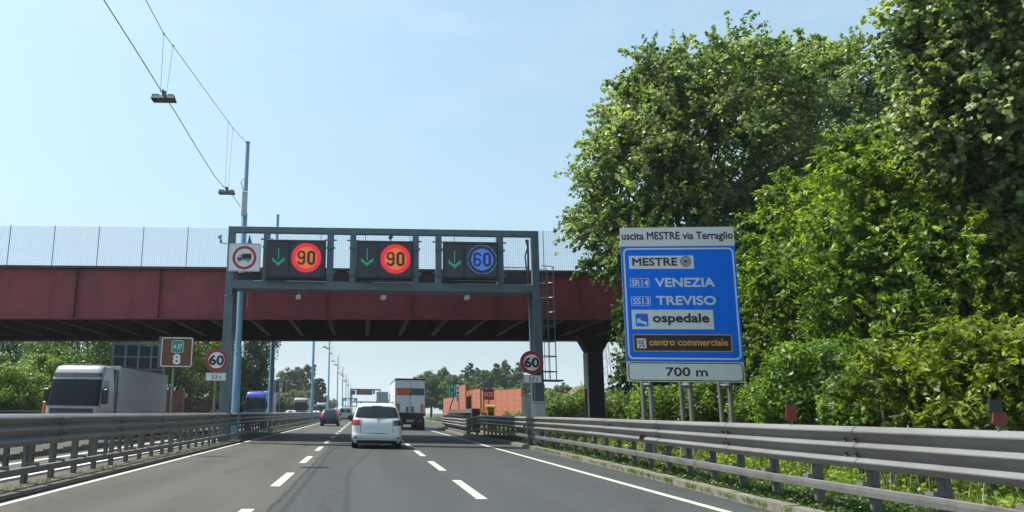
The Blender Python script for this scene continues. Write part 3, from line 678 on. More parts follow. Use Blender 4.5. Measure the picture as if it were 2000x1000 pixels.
def gant_cam(px, py, label, nm, s, loc_y):
    p = at(px, py, loc_y); t = thing(nm, label, 'sensor' if nm == 'traffic_sensor' else 'camera', p, .25, None); return t, p
for (px, py), lab in zip(((583, 580), (749, 581), (912.5, 581)), ('small pale traffic sensor under the gantry beam below the first 90 display', 'small pale traffic sensor under the gantry beam below the middle 90 display', 'small pale traffic sensor under the gantry beam below the blue 60 display')):
    t, p = gant_cam(px, py, lab, 'traffic_sensor', 1, YG + .1); t['group'] = 'traffic sensors under the gantry'
    MB().bevbox(-.11, .09, -.15, .15, -.11, .09, .02).build('sensor_box', CABINET, t)
    MB().tube([(0, 0, .09), (0, 0, ZB0 + .06 - p.z)], .022, 6).build('bracket', GANTRY, t)
    MB().tube([(.09, -.05, .03), (.2, -.1, .06)], .02, 6).build('sensor_nose', TRIM, t)
t, p = gant_cam(431, 466, 'small white traffic camera on the outer left side of the gantry', 'traffic_camera', 1, YG)
MB().bevbox(-.12, .05, -.2, .15, .02, .15, .02).build('camera_body', CABINET, t); MB().tube([(0, 0, .02), (.02, 0, -.2), (.32, 0, -.22)], .025, 6).build('camera_arm', GANTRY, t); MB().tube([(.02, 0, -.2), (.02, 0, -.05)], .05, 8).build('camera_joint', GALV, t)
t, p = gant_cam(763, 466, 'small round traffic camera peeking over the middle display', 'traffic_camera', 1, YG)
MB().tube([(0, 0, -.15), (0, 0, .02)], .03, 8).build('camera_stalk', GALV, t); MB().tube([(0, -.1, .06), (0, .1, .06)], .085, 12).build('camera_body', TRIM, t); MB().tube([(0, -.12, .06), (0, -.1, .06)], .05, 12).build('camera_lens', GLASSD, t)

# ------------------------------------------------------------------ lamp poles, wires and hanging lamps
PX = -6.2
def lamp_pole(name, label, loc, H, r0, m, group='blue lighting poles along the median', steps=True):
    t = thing(name, label, 'lamp pole', loc, 0, group)
    MB().tube([(0, 0, -.05), (0, 0, 4.15), (0, 0, 4.28)], [r0 * 1.12, r0 * 1.0, r0 * .86], 16).build('lower_tube', m, t, True)
    MB().tube([(0, 0, 4.28), (0, 0, 11.2), (0, 0, 11.3)], [r0 * .86, r0 * .80, r0 * .62], 16).build('middle_tube', m, t, True)
    MB().tube([(0, 0, 11.3), (0, 0, H)], [r0 * .62, r0 * .52], 14).build('upper_tube', m, t, True)
    MB().tube([(0, 0, 4.1), (0, 0, 4.22)], r0 * 1.06, 16).build('collar', m, t, True)
    MB().tube([(0, 0, H), (0, 0, H + .05)], r0 * .62, 12).build('cap', GALV, t); return t
Y1 = 38.3; HP = at(482, 279, Y1).z
pole = lamp_pole('lamp_pole', 'nearest and tallest pale blue lighting pole, rising behind the gantry', (at(460, 790, Y1).x, Y1, 0), HP, .185, BLUEP)
PX = at(470, 520, Y1).x
m = MB().bevbox(-.13, .13, -.32, -.18, 11.0, 12.3, .03); m.tube([(-.05, -.3, 12.3), (-.2, -.35, 12.75), (-.1, -.2, 13.0)], .03, 6); m.build('junction_box', CABINET, pole)
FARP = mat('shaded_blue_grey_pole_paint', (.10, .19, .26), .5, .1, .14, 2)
names = ['blue lighting pole just beyond the bridge, beside the second kilometre plate', 'third lighting pole of the row, first one clear of the bridge shade', 'fourth lighting pole of the row, right of the distant white lorries', 'fifth lighting pole of the row, above the dark blue car', 'sixth lighting pole of the row down the median', 'seventh lighting pole of the row down the median']
PY = [Y1, 53.5, 97, 142, 192, 240, 288, 335, 382, 430, 478]
for k, y in enumerate(PY[1:4]):
    o = dup(pole, (PX, y, 0), None, names[k])
    for c in list(o.children):
        if c.name.startswith('junction') : bpy.data.objects.remove(c)
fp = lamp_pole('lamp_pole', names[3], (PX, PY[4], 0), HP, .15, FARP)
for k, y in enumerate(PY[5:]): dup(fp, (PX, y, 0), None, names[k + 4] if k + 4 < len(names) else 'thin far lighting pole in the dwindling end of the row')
LAMPM = mat('dark_lamp_housing', (.02, .02, .02), .5, .2, .2, 4); LENS = mat('lamp_lens_glass', (.10, .11, .10), .2, 0, .15, 5)
def hang_lamp(label, loc, up, group='lamps hanging over the median'):
    t = thing('hanging_lamp', label, 'street lamp', loc, 0, group)
    h = MB(); h.hexa([(-.36, -.2, -.02), (.36, -.2, -.02), (.36, .2, -.02), (-.36, .2, -.02)], [(-.32, -.16, .09), (.32, -.16, .09), (.32, .16, .09), (-.32, .16, .09)])
    h.box(-.34, -.12, -.14, .14, .092, .13); h.box(.14, .32, -.14, .14, .092, .13); h.build('housing', LAMPM, t)
    MB().box(-.2, .3, -.17, .17, -.03, -.021).build('lens', LENS, t)
    MB().box(-.06, .06, -.05, .05, .09, .27).tube([(.0, -.2, .24), (0, .2, .24)], .03, 6).build('clamp', GALV, t)
    tops = up if isinstance(up, list) else [Vector((0, -.4, up)), Vector((0, .3, up))]
    for a_, b_ in zip(((-.04, -.28, .12), (.03, .12, .25)), tops):
        MB().tube([a_, tuple(b_)], .006, 4).build('suspension_wire', WIRE, t)
        MB().tube([tuple(b_ + Vector((0, -.06, -.03))), tuple(b_ + Vector((0, .06, .03)))], .022, 6).build('wire_clip', WIRE, t)
    return t
def wpt(px, py): return atX(px, py, PX)
la, lb_ = wpt(320, 195), wpt(443, 377.5)
lamp = hang_lamp('nearer and larger hanging lamp on the wires high at the upper left', la, [wpt(320, 66) - la, wpt(338, 89) - la])
hang_lamp('smaller hanging lamp on the wires just left of the nearest blue pole', lb_, [wpt(446, 238) - lb_, wpt(455, 250) - lb_])
uw = [(PX, Y1, HP)] + [tuple(wpt(*p)) for p in ((455, 250), (400, 175), (340, 92), (320, 66), (285, 0))]
uw.append((PX, 3, uw[-1][2] + .55)); uw.append((PX, -8, HP))
single(MB().tube(uw, .011, 5), 'overhead_cable', WIRE, 'upper catenary wire sloping from the top of the nearest blue pole', 'cable')
lw = [tuple(wpt(*p)) for p in ((470, 405), (457, 385), (443, 372), (420, 345), (385, 290), (340, 215), (320, 186), (270, 105), (203, 0))]; lw.append((PX, 1, lw[-1][2] + .1))
single(MB().tube(lw, .014, 5), 'overhead_cable', WIRE, 'lower power wire that carries the two hanging lamps at the upper left', 'cable')
far_lamp = hang_lamp('tiny far hanging lamp between the distant poles', (PX, 92, HP - 2.6), 1.3)
for k in range(2, 8):
    ya, yb_ = PY[k - 1] if k > 2 else 60, PY[k]
    for j in range(4):
        f = (j + .5) / 4; z = HP - 2.3 - 1.3 * (1 - (2 * f - 1) ** 2)
        if k == 2: continue
        dup(far_lamp, (PX, ya + (yb_ - ya) * f, z), None, 'tiny far hanging lamp between the distant poles')
    cw = [(PX, ya + (yb_ - ya) * f, HP - .2 - 1.2 * (1 - (2 * f - 1) ** 2)) for f in np.linspace(0, 1, 9)]
    single(MB().tube(cw, .012, 4), 'overhead_cable', WIRE, 'far catenary wire strung between the distant poles', 'cable', 'catenary wires between the distant poles')

# ================================================================== SIGNS
class Plane:                                         # an upright board seen in the photo: bottom corners fix its place
    def __init__(s, L, R, zbase=None):
        s.L = Vector(L); d = Vector(R) - s.L; s.w = math.hypot(d.x, d.y); s.rz = math.atan2(d.y, d.x)
        s.ex = Vector((math.cos(s.rz), math.sin(s.rz), 0)); s.n = Vector((math.sin(s.rz), -math.cos(s.rz), 0))
    def loc(s, px, py):
        d = ray(px, py); o = Vector((0, 0, EYE)); t = (s.L - o).dot(s.n) / d.dot(s.n); p = o + d * t - s.L
        return p.dot(s.ex), p.z
P = Plane(at(1225.5, 745, 24.25), at(1456, 744, 23.85))
def cc(x, y): return P.loc(1180 + x / 2.2733, 420 + y / 2.2733)
sg = thing('exit_sign', 'large blue motorway exit sign on steel posts behind the right guard rail', 'road sign', P.L, P.rz)
W_, HT = P.w, P.loc(1323, 444)[1]
zc = lambda y, x=330: cc(x, y)[1]
MB().box(0, W_, .0, .05, 0, HT).build('backing_board', GALV2, sg)
def plate(x0, x1, z0, z1, r, y, m, name, parent, th=.006): return MB().prism(rrect(x0, x1, z0, z1, r), y, y + th).build(name, m, parent)
zh = zc(138)
hd = plate(.0, W_, zh, HT, .02, -.008, WHITE, 'header_panel', sg)
a, b = cc(78, 110)[0], cc(571, 100)[0]; text('uscita MESTRE via Terraglio', a, b, zc(119), zc(74), -.014, INK, hd, .022)
zq0 = zc(650); 
bl = plate(.0, W_, zq0 + .01, zh - .012, .03, -.008, SIGNBLUE, 'blue_panel', sg)
f = MB(); frame_rr(f, .06, W_ - .055, zq0 + .06, zh - .06, .16, .05, -.014, -.009); f.build('white_border', WHITE, bl)
ds = plate(.01, W_ - .01, .0, zq0 - .01, .04, -.008, WHITE, 'distance_panel', sg)
f = MB(); frame_rr(f, .04, W_ - .04, .03, zq0 - .035, .12, .028, -.014, -.009); f.build('black_border', INK, ds)
a, b = cc(274, 700)[0], cc(459, 700)[0]; text('700 m', a, b, zc(716, 365), zc(676, 365), -.014, INK, ds, .03)
def cbox(x0, x1, y0, y1): xm = (x0 + x1) / 2; ym = (y0 + y1) / 2; return cc(x0, ym)[0], cc(x1, ym)[0], cc(xm, y1)[1], cc(xm, y0)[1]
x0, x1, z0, z1 = cbox(110, 397, 181, 239); pl = plate(x0, x1, z0, z1, .01, -.014, WHITE, 'town_plate', bl)
x0, x1, z0, z1 = cbox(124, 324, 190, 226); text('MESTRE', x0, x1, z0, z1, -.022, INK, pl, .035)
cx, cz = cc(361, 206); m = MB()
for r0, r1 in ((.02, .05), (.075, .092), (.112, .129), (.15, .168)): m.ring(cx, cz, r0 if r0 > .03 else .0, r1, -.022, -.0205, 32)
m.build('town_centre_symbol', INK, pl)
for tx, (x0, x1, y0, y1), (t0, t1, u0, u1), (v0, v1, w0, w1), big in (('SR14', (114, 200, 281, 321), (121, 195, 287, 316), (225, 491, 279, 320), 'VENEZIA'), ('SS13', (120, 206, 362, 403), (127, 200, 368, 397), (230, 496, 359, 400), 'TREVISO')):
    f = MB(); q = cbox(x0, x1, y0, y1); frame_rr(f, *q, .03, .014, -.014, -.009); f.build('road_number_frame', WHITE, bl)
    q = cbox(t0, t1, u0, u1); text(tx, q[0], q[1], q[2], q[3], -.014, WHITE, bl, .03, 'road_number')
    q = cbox(v0, v1, w0, w1); text(big, q[0], q[1], q[2], q[3], -.014, WHITE, bl, .04, 'destination')
q = cbox(123, 485, 421, 507); pl = plate(*q, .01, -.014, WHITE, 'hospital_plate', bl)
q = cbox(139, 195, 438, 494); ic = plate(*q, .04, -.02, SIGNBLUE, 'hospital_symbol', pl, .005)
x0, x1, z0, z1 = q; w = x1 - x0; h = z1 - z0; m = MB()
def ip(*pts): return [(x0 + u * w, z0 + v * h) for u, v in pts]
m.prism(ip((.1, .18), (.16, .18), (.16, .30), (.78, .14), (.78, .05), (.86, .05), (.86, .32), (.5, .44), (.16, .5), (.16, .62), (.1, .62)), -.0255, -.021)
m.prism(ip((.2, .52), (.36, .48), (.42, .58), (.26, .64)), -.0255, -.021); m.build('bed_pictogram', WHITE, ic)
m = MB(); m.prism(ip((.62, .60), (.74, .60), (.74, .70), (.84, .70), (.84, .82), (.74, .82), (.74, .92), (.62, .92), (.62, .82), (.52, .82), (.52, .70), (.62, .70)), -.0255, -.021); m.build('red_cross', SRED, ic)
q = cbox(215, 466, 436, 490); text('ospedale', *q, -.022, INK, pl, .035)
q = cbox(130, 567, 530, 607); pl = plate(*q, .01, -.014, INK, 'shopping_plate', bl)
f = MB(); frame_rr(f, *q, .012, .026, -.02, -.0145); f.build('amber_border', ORNG, pl)
q = cbox(145, 186, 548, 592); ic = plate(*q, .008, -.02, WHITE, 'shopping_symbol', pl, .005)
x0, x1, z0, z1 = q; w = x1 - x0; h = z1 - z0; m = MB()
f = MB(); frame_rr(m, x0 + .12 * w, x0 + .72 * w, z0 + .45 * h, z0 + .8 * h, .02, .018, -.0255, -.021)
for u in (.27, .42, .57): m.box(x0 + (u - .02) * w, x0 + (u + .02) * w, -.0255, -.021, z0 + .45 * h, z0 + .8 * h)
m.box(x0 + .72 * w, x0 + .92 * w, -.0255, -.021, z0 + .82 * h, z0 + .88 * h); m.prism(ip((.66, .45), (.72, .45), (.84, .2), (.78, .2)), -.0255, -.021); m.box(x0 + .2 * w, x0 + .8 * w, -.0255, -.021, z0 + .24 * h, z0 + .3 * h)
for u in (.3, .7): m.disc(x0 + u * w, z0 + .14 * h, .022, -.0255, -.021, 14)
m.build('cart_pictogram', INK, ic)
q = cbox(199, 549, 549, 581); text('centro commerciale', *q, -.022, ORNG, pl, .035)
# posts, cross rails and bracing behind the board
m = MB()
for z in (.25, HT * .35, HT * .65, HT - .3): m.box(.05, W_ - .05, .055, .13, z - .04, z + .04)
m.build('cross_rails', GALV, sg)
zg = -P.L.z
for k, u in enumerate((.212, .55, .885)):
    x = u * W_
    MB().tube([(x, .22, zg - .1), (x, .22, HT - .1)], .075, 12).build('post', GALV, sg, True)
    MB().tube([(x - .12, .75, zg - .1), (x - .12, .75, HT * .45)], .07, 12).build('rear_post', GALV, sg, True)
    MB().tube([(x - .28, -.02, -.16), (x, .2, -.10), (x - .1, .75, -.05)], .045, 8).build('brace', GALV, sg, True)

# --- round speed limit signs
def digits60(parent, r, y, m, s='60'): text(s, -.66 * r, .66 * r, -.44 * r, .44 * r, y, m, parent, .05)
def speed_sign(px, py, rpx, Y, plate_box, pole_px, label):
    c = at(px, py, Y); r = at(px + rpx, py, Y).x - c.x
    xp = at(pole_px, 790, Y).x - c.x
    t = thing('speed_limit_sign', label, 'road sign', (c.x + xp, Y, 0), 0, 'round 60 limit signs'); dz = c.z; ox = -xp
    def sh(o): o.location = (ox, 0, dz); return o
    d = sh(MB().disc(0, 0, r, -.012, .0).build('disc', WHITE, t)); MB().ring(0, 0, r * .70, r * .965, -.018, -.013).build('red_ring', SDRED, d)
    MB().ring(0, 0, r * .97, r * 1.02, -.02, .02).build('rim', GALV2, d)
    digits60(d, r, -.018, INK)
    a, b = at(plate_box[0], plate_box[2], Y), at(plate_box[1], plate_box[3], Y)
    hw, hh = (b.x - a.x) / 2, (a.z - b.z) / 2; pc_ = ((a.x + b.x) / 2 - c.x, 0, (a.z + b.z) / 2 - c.z)
    pl = MB().prism(rrect(-hw, hw, -hh, hh, .04), -.012, 0).build('weight_plate', WHITE, t); pl.location = (ox + pc_[0], 0, dz + pc_[2])
    f = MB(); frame_rr(f, -hw + .015, hw - .015, -hh + .015, hh - .015, .035, .012, -.017, -.0125); f.build('border', INK, pl)
    text('3,5 t', -hw * .42, hw * .56, -hh * .62, hh * .5, -.018, INK, pl, .02)
    MB().tube([(0, .06, -.05), (0, .06, dz + r * .8)], .045, 10).build('post', GALV, t, True)
    m = MB()
    for z in (dz - r * .5, dz + r * .5, dz + pc_[2]): m.box(-.06, .06, .002, .06, z - .02, z + .02)
    m.build('clamps', GALV, t); return t
speed_sign(423, 703.5, 22.5, 33.4, (402, 441, 727.5, 744), 418, 'round red rimmed 60 sign with weight plate at the left gantry leg')
speed_sign(1038.5, 708, 22.5, 34.95, (1022.5, 1058, 732.5, 748), 1042, 'round red rimmed 60 sign with weight plate at the right gantry leg')
# --- no lorries sign on the gantry
Yn = YG - .22; A = at(447.5, 475, Yn); B = at(507.5, 530.5, Yn); w = B.x - A.x; h = A.z - B.z
t = thing('no_lorries_sign', 'square white sign with red ring and black lorry hung on the gantry', 'road sign', (A.x, Yn, B.z))
bd = MB().prism(rrect(0, w, 0, h, .06), 0, .03).build('board', WHITE, t)
f = MB(); frame_rr(f, .02, w - .02, .02, h - .02, .05, .012, -.006, -.001); f.build('border', INK, bd)
MB().ring(w * .5, h * .49, w * .29, w * .375, -.006, -.001).build('red_ring', SRED, bd)
lx, lz, s = w * .5, h * .49, w * .22
m = MB(); m.box(lx - s * .35, lx + s, -.006, -.001, lz - s * .2, lz + s * .58)
m.prism([(lx - s, lz - s * .36), (lx - s * .42, lz - s * .36), (lx - s * .42, lz + s * .36), (lx - s * .72, lz + s * .36), (lx - s, lz + s * .02)], -.006, -.001)
m.box(lx - s * .42, lx + s * .95, -.006, -.001, lz - s * .38, lz - s * .27)
for u in (-.68, .55): m.disc(lx + u * s, lz - s * .45, s * .2, -.0065, -.001, 18)
m.build('lorry_pictogram', INK, bd)
for u in (-.68, .55): MB().disc(lx + u * s, lz - s * .45, s * .09, -.0085, -.007, 14).build('wheel_hub', WHITE, bd)
m = MB(); m.prism([(lx - s * .9, lz + 0), (lx - s * .55, lz), (lx - s * .55, lz + s * .26), (lx - s * .7, lz + s * .26)], -.0085, -.007); m.build('lorry_window', WHITE, bd)
m = MB()
for u in (.2, .8): m.box(w * u - .03, w * u + .03, .031, .2, h * .1, h * 1.02)
m.build('hanging_brackets', GANTRY, t)
# green back of a sign peeking behind
p = at(487, 472, 37.2); t = thing('road_sign', 'small green triangular sign edge peeking out beside the nearest blue pole', 'road sign', p); MB().prism([(-.13, -.2), (.2, -.25), (.0, .36)], -.01, .01).build('panel', SGREEN, t); MB().tube([(.05, .05, -3.2), (.05, .05, .1)], .03, 6).build('post', GALV, t)
# --- kilometre signs
def km_sign(x0, x1, y0, y1, Y, pole, label, ang=.0):
    A, B = at(x0, y0, Y), at(x1, y1, Y); w, h = B.x - A.x, A.z - B.z
    t = thing('kilometre_sign', label, 'road sign', (A.x, Y, 0), ang, 'brown kilometre plates in the median'); z = B.z
    bd = MB().prism(rrect(0, w, z, z + h, .06), 0, .02).build('board', BROWN, t)
    f = MB(); frame_rr(f, .012, w - .012, z + .012, z + h - .012, .055, .028, -.006, -.001); f.build('border', WHITE, bd)
    sh = MB().prism(rrect(w * .34, w * .70, z + h * .49, z + h * .88, .06), -.006, -.001).build('route_shield', SGREEN, bd)
    f = MB(); frame_rr(f, w * .33, w * .71, z + h * .48, z + h * .89, .07, .012, -.008, -.0065); f.build('shield_border', WHITE, sh)
    text('A 57', w * .385, w * .655, z + h * .61, z + h * .76, -.0085, WHITE, sh, .02)
    text('8', w * .39, w * .64, z + h * .09, z + h * .44, -.006, WHITE, bd, .05)
    MB().box(-.10, -.02, .06, .12, z - .02, z + h + .03).box(-.02, w - .1, .05, .09, z + h * .2, z + h * .3).build('back_frame', GANTRY, t)
    MB().tube([(w * .42, .075, -.02), (w * .42, .075, z + h * .8)], .038, 10).build('post', GALV, t, True); return t
km_sign(316, 374.5, 658, 717.5, 25.3, 333, 'nearer brown kilometre plate with green A 57 shield above an 8')
km_sign(537.5, 559, 742.5, 768, 68, 548, 'smaller farther brown kilometre plate beyond the bridge, left of the dark blue car', .0)
# --- SOS sign and emergency phone
A, B = at(943.5, 759.5, 62), at(965, 781, 62); w, h = B.x - A.x, A.z - B.z
t = thing('sos_sign', 'red SOS sign on a post in front of the orange noise wall', 'road sign', (A.x, 62, 0)); z = B.z
bd = MB().prism(rrect(0, w, z, z + h, .04), 0, .03).build('board', SRED, t)
text('SOS', w * .1, w * .9, z + h * .3, z + h * .72, -.006, WHITE, bd, .025)
MB().tube([(w * .5, .06, 0), (w * .5, .06, z + h * .7)], .05, 8).build('post', GALV, t)
MB().tube([(w * .05, .1, 0), (w * .05, .1, z + h + .75), (w * .12, .05, z + h + 1.0), (w * .4, -.3, z + h + 1.2)], .045, 8).build('lamp_arm', GANTRY, t)
p = at(958, 800, 61.5); t = thing('emergency_phone', 'ochre emergency phone booth below the SOS sign', 'phone', (p.x, 61.5, 0))
MB().bevbox(-.28, .28, -.2, .2, 0, 1.9, .04).build('cabinet', OCHRE, t); MB().hexa([(-.36, -.35, 1.92), (.36, -.35, 1.92), (.36, .25, 1.92), (-.36, .25, 1.92)], [(-.36, -.35, 2.0), (.36, -.35, 2.0), (.36, .25, 2.12), (-.36, .25, 2.12)]).build('roof', OCHRE, t); MB().box(-.16, .16, -.212, -.203, .9, 1.55).build('phone_panel', BLACKP, t)
# --- green junction sign with its side plates
Y = 78; A, B = at(874.5, 750.5, Y), at(890, 775, Y); w, h = B.x - A.x, A.z - B.z
t = thing('junction_sign', 'green lane diagram sign on a bent post near the lay-by', 'road sign', (A.x, Y, 0)); z = B.z
bd = MB().prism(rrect(0, w, z, z + h, .05), 0, .03).build('board', SGREEN, t)
m = MB()
for k in range(5): m.box(w * .16, w * .22, -.006, -.001, z + h * (.1 + .17 * k), z + h * (.2 + .17 * k))
m.prism([(w * .5, z + h * .08), (w * .56, z + h * .08), (w * .56, z + h * .3), (w * .92, z + h * .5), (w * .92, z + h * .56), (w * .5, z + h * .34)], -.006, -.001)
m.prism([(w * .86, z + h * .5), (w * .92, z + h * .5), (w * .92, z + h * .95), (w * .86, z + h * .95)], -.0065, -.001)
m.box(w * .48, w * .54, -.006, -.001, z + h * .68, z + h * .95); m.build('lane_diagram', WHITE, bd)
MB().box(w * .52, w * .8, -.009, -.007, z + h * .42, z + h * .62).build('black_plate', INK, bd)
MB().tube([(w * .75, .05, 0), (w * .3, .05, 1.1), (w * .3, .05, 2.0), (w * .7, .05, z - .2), (w * .7, .05, z + .3)], .06, 8).build('post', RUSTD, t)
A, B = at(891, 751, Y + .4), at(897.5, 785, Y + .4); w, h = B.x - A.x, A.z - B.z; z = B.z
t = thing('stacked_plates_sign', 'narrow stack of pale plates right of the green junction sign', 'road sign', (A.x, Y + .4, 0))
for k, (a, b) in enumerate(((.68, 1), (.38, .66), (0, .30))):
    pl = MB().prism(rrect(0, w, z + h * a, z + h * b, .02), 0, .03).build('plate', WHITE, t)
    if k == 0: MB().box(w * .15, w * .85, -.006, -.001, z + h * .76, z + h * .86).build('red_bar', SRED, pl)
    elif k == 1: MB().disc(w * .5, z + h * .52, w * .38, -.006, -.001, 20).build('dark_disc', mat('dark_blue_sign_ink', (.05, .03, .12), .5, 0, .1), pl)
    else: MB().tube([(w * .4, -.004, z + h * .05), (w * .4, -.004, z + h * .24)], .05, 4).tube([(w * .4, -.004, z + h * .2), (w * .85, -.004, z + h * .2)], .05, 4).build('arrow', INK, pl)
MB().tube([(w * .8, .06, 0), (w * .8, .06, z + h * .9)], .05, 8).build('post', GALV, t)
# --- back of a large message sign on the far left, seen between lorry and kilometre plate
Y = 57; A, B = at(222, 672, Y), at(318, 735, Y); w = B.x - A.x; zt_, zb_ = A.z, at(222, 745, Y).z
t = thing('message_sign', 'back of a large dark message sign behind the white lorry', 'road sign', (A.x, Y, 0))
MB().box(0, w, .06, .4, zb_, zt_ - .1).build('cabinet', mat('dark_sign_back', (.045, .06, .085), .5, .2, .15), t)
m = MB()
for k in range(5): m.box(w * k / 4 - .07, w * k / 4 + .07, -.02, .055, zb_, zt_)
for k in range(4): zz = zb_ + (zt_ - zb_) * k / 3; m.box(0, w, -.005, .05, zz - .05, zz + .05)
m.box(-.1, w + .1, -.05, .42, zt_ + .005, zt_ + .12); m.build('frame', mat('pale_sign_frame', (.26, .30, .33), .5, .2, .1), t)
for u in (.1, .9): MB().tube([(w * u, .5, 0), (w * u, .5, zt_)], .14, 10).build('post', GALV2, t)
# --- distant gantries
def far_gantry(x0, x1, ytop, Y, panels, label):
    A, B = at(x0, ytop, Y), at(x1, ytop, Y); t = thing('sign_gantry', label, 'gantry', (A.x, Y, 0)); w = B.x - A.x; z = A.z
    MB().box(0, w, 0, .6, z - .55, z).build('top_beam', GANTRY, t); MB().box(0, w, .0, .6, z - 5.2, z - 4.7).build('walkway_beam', GANTRY, t)
    for u in (0, w - .6): MB().box(u, u + .6, .02, .58, 0, z - .56).build('leg', GANTRY, t)
    for (a, b, c, d, m, nm) in panels:
        p, q = at(a, c, Y), at(b, d, Y); pn = MB().box(p.x - A.x, q.x - A.x, -.4, -.02, q.z, p.z).build(nm, m, t)
        if nm == 'message_panel':
            g = MB(); rnd = random.Random(3); ww = q.x - p.x
            for k in range(16):
                for zz in (.68, .36): g.box(p.x - A.x + ww * (.14 + .045 * k), p.x - A.x + ww * (.14 + .045 * k + .026), -.42, -.405, q.z + (p.z - q.z) * (zz - .1 * rnd.random()), q.z + (p.z - q.z) * (zz + .12))
            g.build('red_led_text', led('dim_red_led', (.45, .03, .03), .16), pn)
far_gantry(684.5, 743.5, 759, 300, [(686, 694, 762.5, 771, BLACKP, 'lane_panel'), (696, 727, 760, 771.5, BLACKP, 'message_panel'), (728, 732, 761, 770, GALV2, 'side_panel')], 'distant gantry with a black message panel far down the motorway')
far_gantry(669, 698, 777, 480, [(671, 677, 778, 783, SIGNBLUE, 'lane_panel'), (682, 688, 778, 783, SIGNBLUE, 'lane_panel'), (691, 696, 778, 783, SIGNBLUE, 'lane_panel')], 'farthest gantry with small blue panels near the vanishing point')
# --- cabinets beside the gantry leg
for (a, b, c), Yc, lab in (((1022, 1037.5, 770), 38.7, 'taller pale grey roadside cabinet left of the gantry leg'), ((1043, 1066, 784), 34.6, 'shorter pale grey roadside cabinet with small dark labels, right of the gantry leg')):
    A, B = at(a, c, Yc), at(b, c, Yc); w = B.x - A.x; t = thing('roadside_cabinet', lab, 'cabinet', (A.x, Yc, 0), 0, 'roadside cabinets')
    bd = MB().bevbox(0, w, 0, .45, .05, A.z - .06, .02).build('body', CABINET, t); MB().bevbox(-.04, w + .04, -.05, .5, A.z - .058, A.z, .015).build('lid', CABINET, t)
    dr = MB().bevbox(.05, w - .05, -.016, -.002, .2, A.z - .15, .006).build('door', CABINET, bd); 
    MB().box(-.03, w + .03, -.02, .47, -.05, .048).build('plinth', CONC, t)
    if Yc < 36: 
        for u, z0_, z1_ in ((.55, .95, 1.12), (.42, .45, .7), (.62, .45, .7)): MB().box(w * u, w * (u + .16), -.022, -.018, z0_, z1_).build('small_label', GANTRY, bd)
# --- lattice pylon far off
p = at(1181, 745, 300); t = thing('lattice_pylon', 'pale lattice tower far behind, between bridge pier and blue sign', 'pylon', (p.x, 300, 0))
m = MB(); zs = np.linspace(0, 48, 17); hw = lambda z: 2.6 - 1.9 * z / 48
c4 = ((-1, -1), (1, -1), (1, 1), (-1, 1))
for i, (a, b) in enumerate(c4): m.tube([(a * hw(0), b * hw(0), 0), (a * hw(48), b * hw(48), 48)], .13, 4)
for k in range(16):
    for i in range(4):
        a, b = c4[i], c4[(i + 1) % 4]; z0, z1 = zs[k], zs[k + 1]
        if k % 2: a, b = b, a
        m.tube([(a[0] * hw(z0), a[1] * hw(z0), z0), (b[0] * hw(z1), b[1] * hw(z1), z1)], .08, 3, False)
m.build('lattice', mat('pale_pylon_paint', (.34, .26, .25), .6, 0, .2, .4), t)
for zz in (40, 46):
    m = MB().tube([(-4.5, 0, zz), (4.5, 0, zz)], .14, 4); m.build('cross_arm', MATS['pale_pylon_paint'], t)

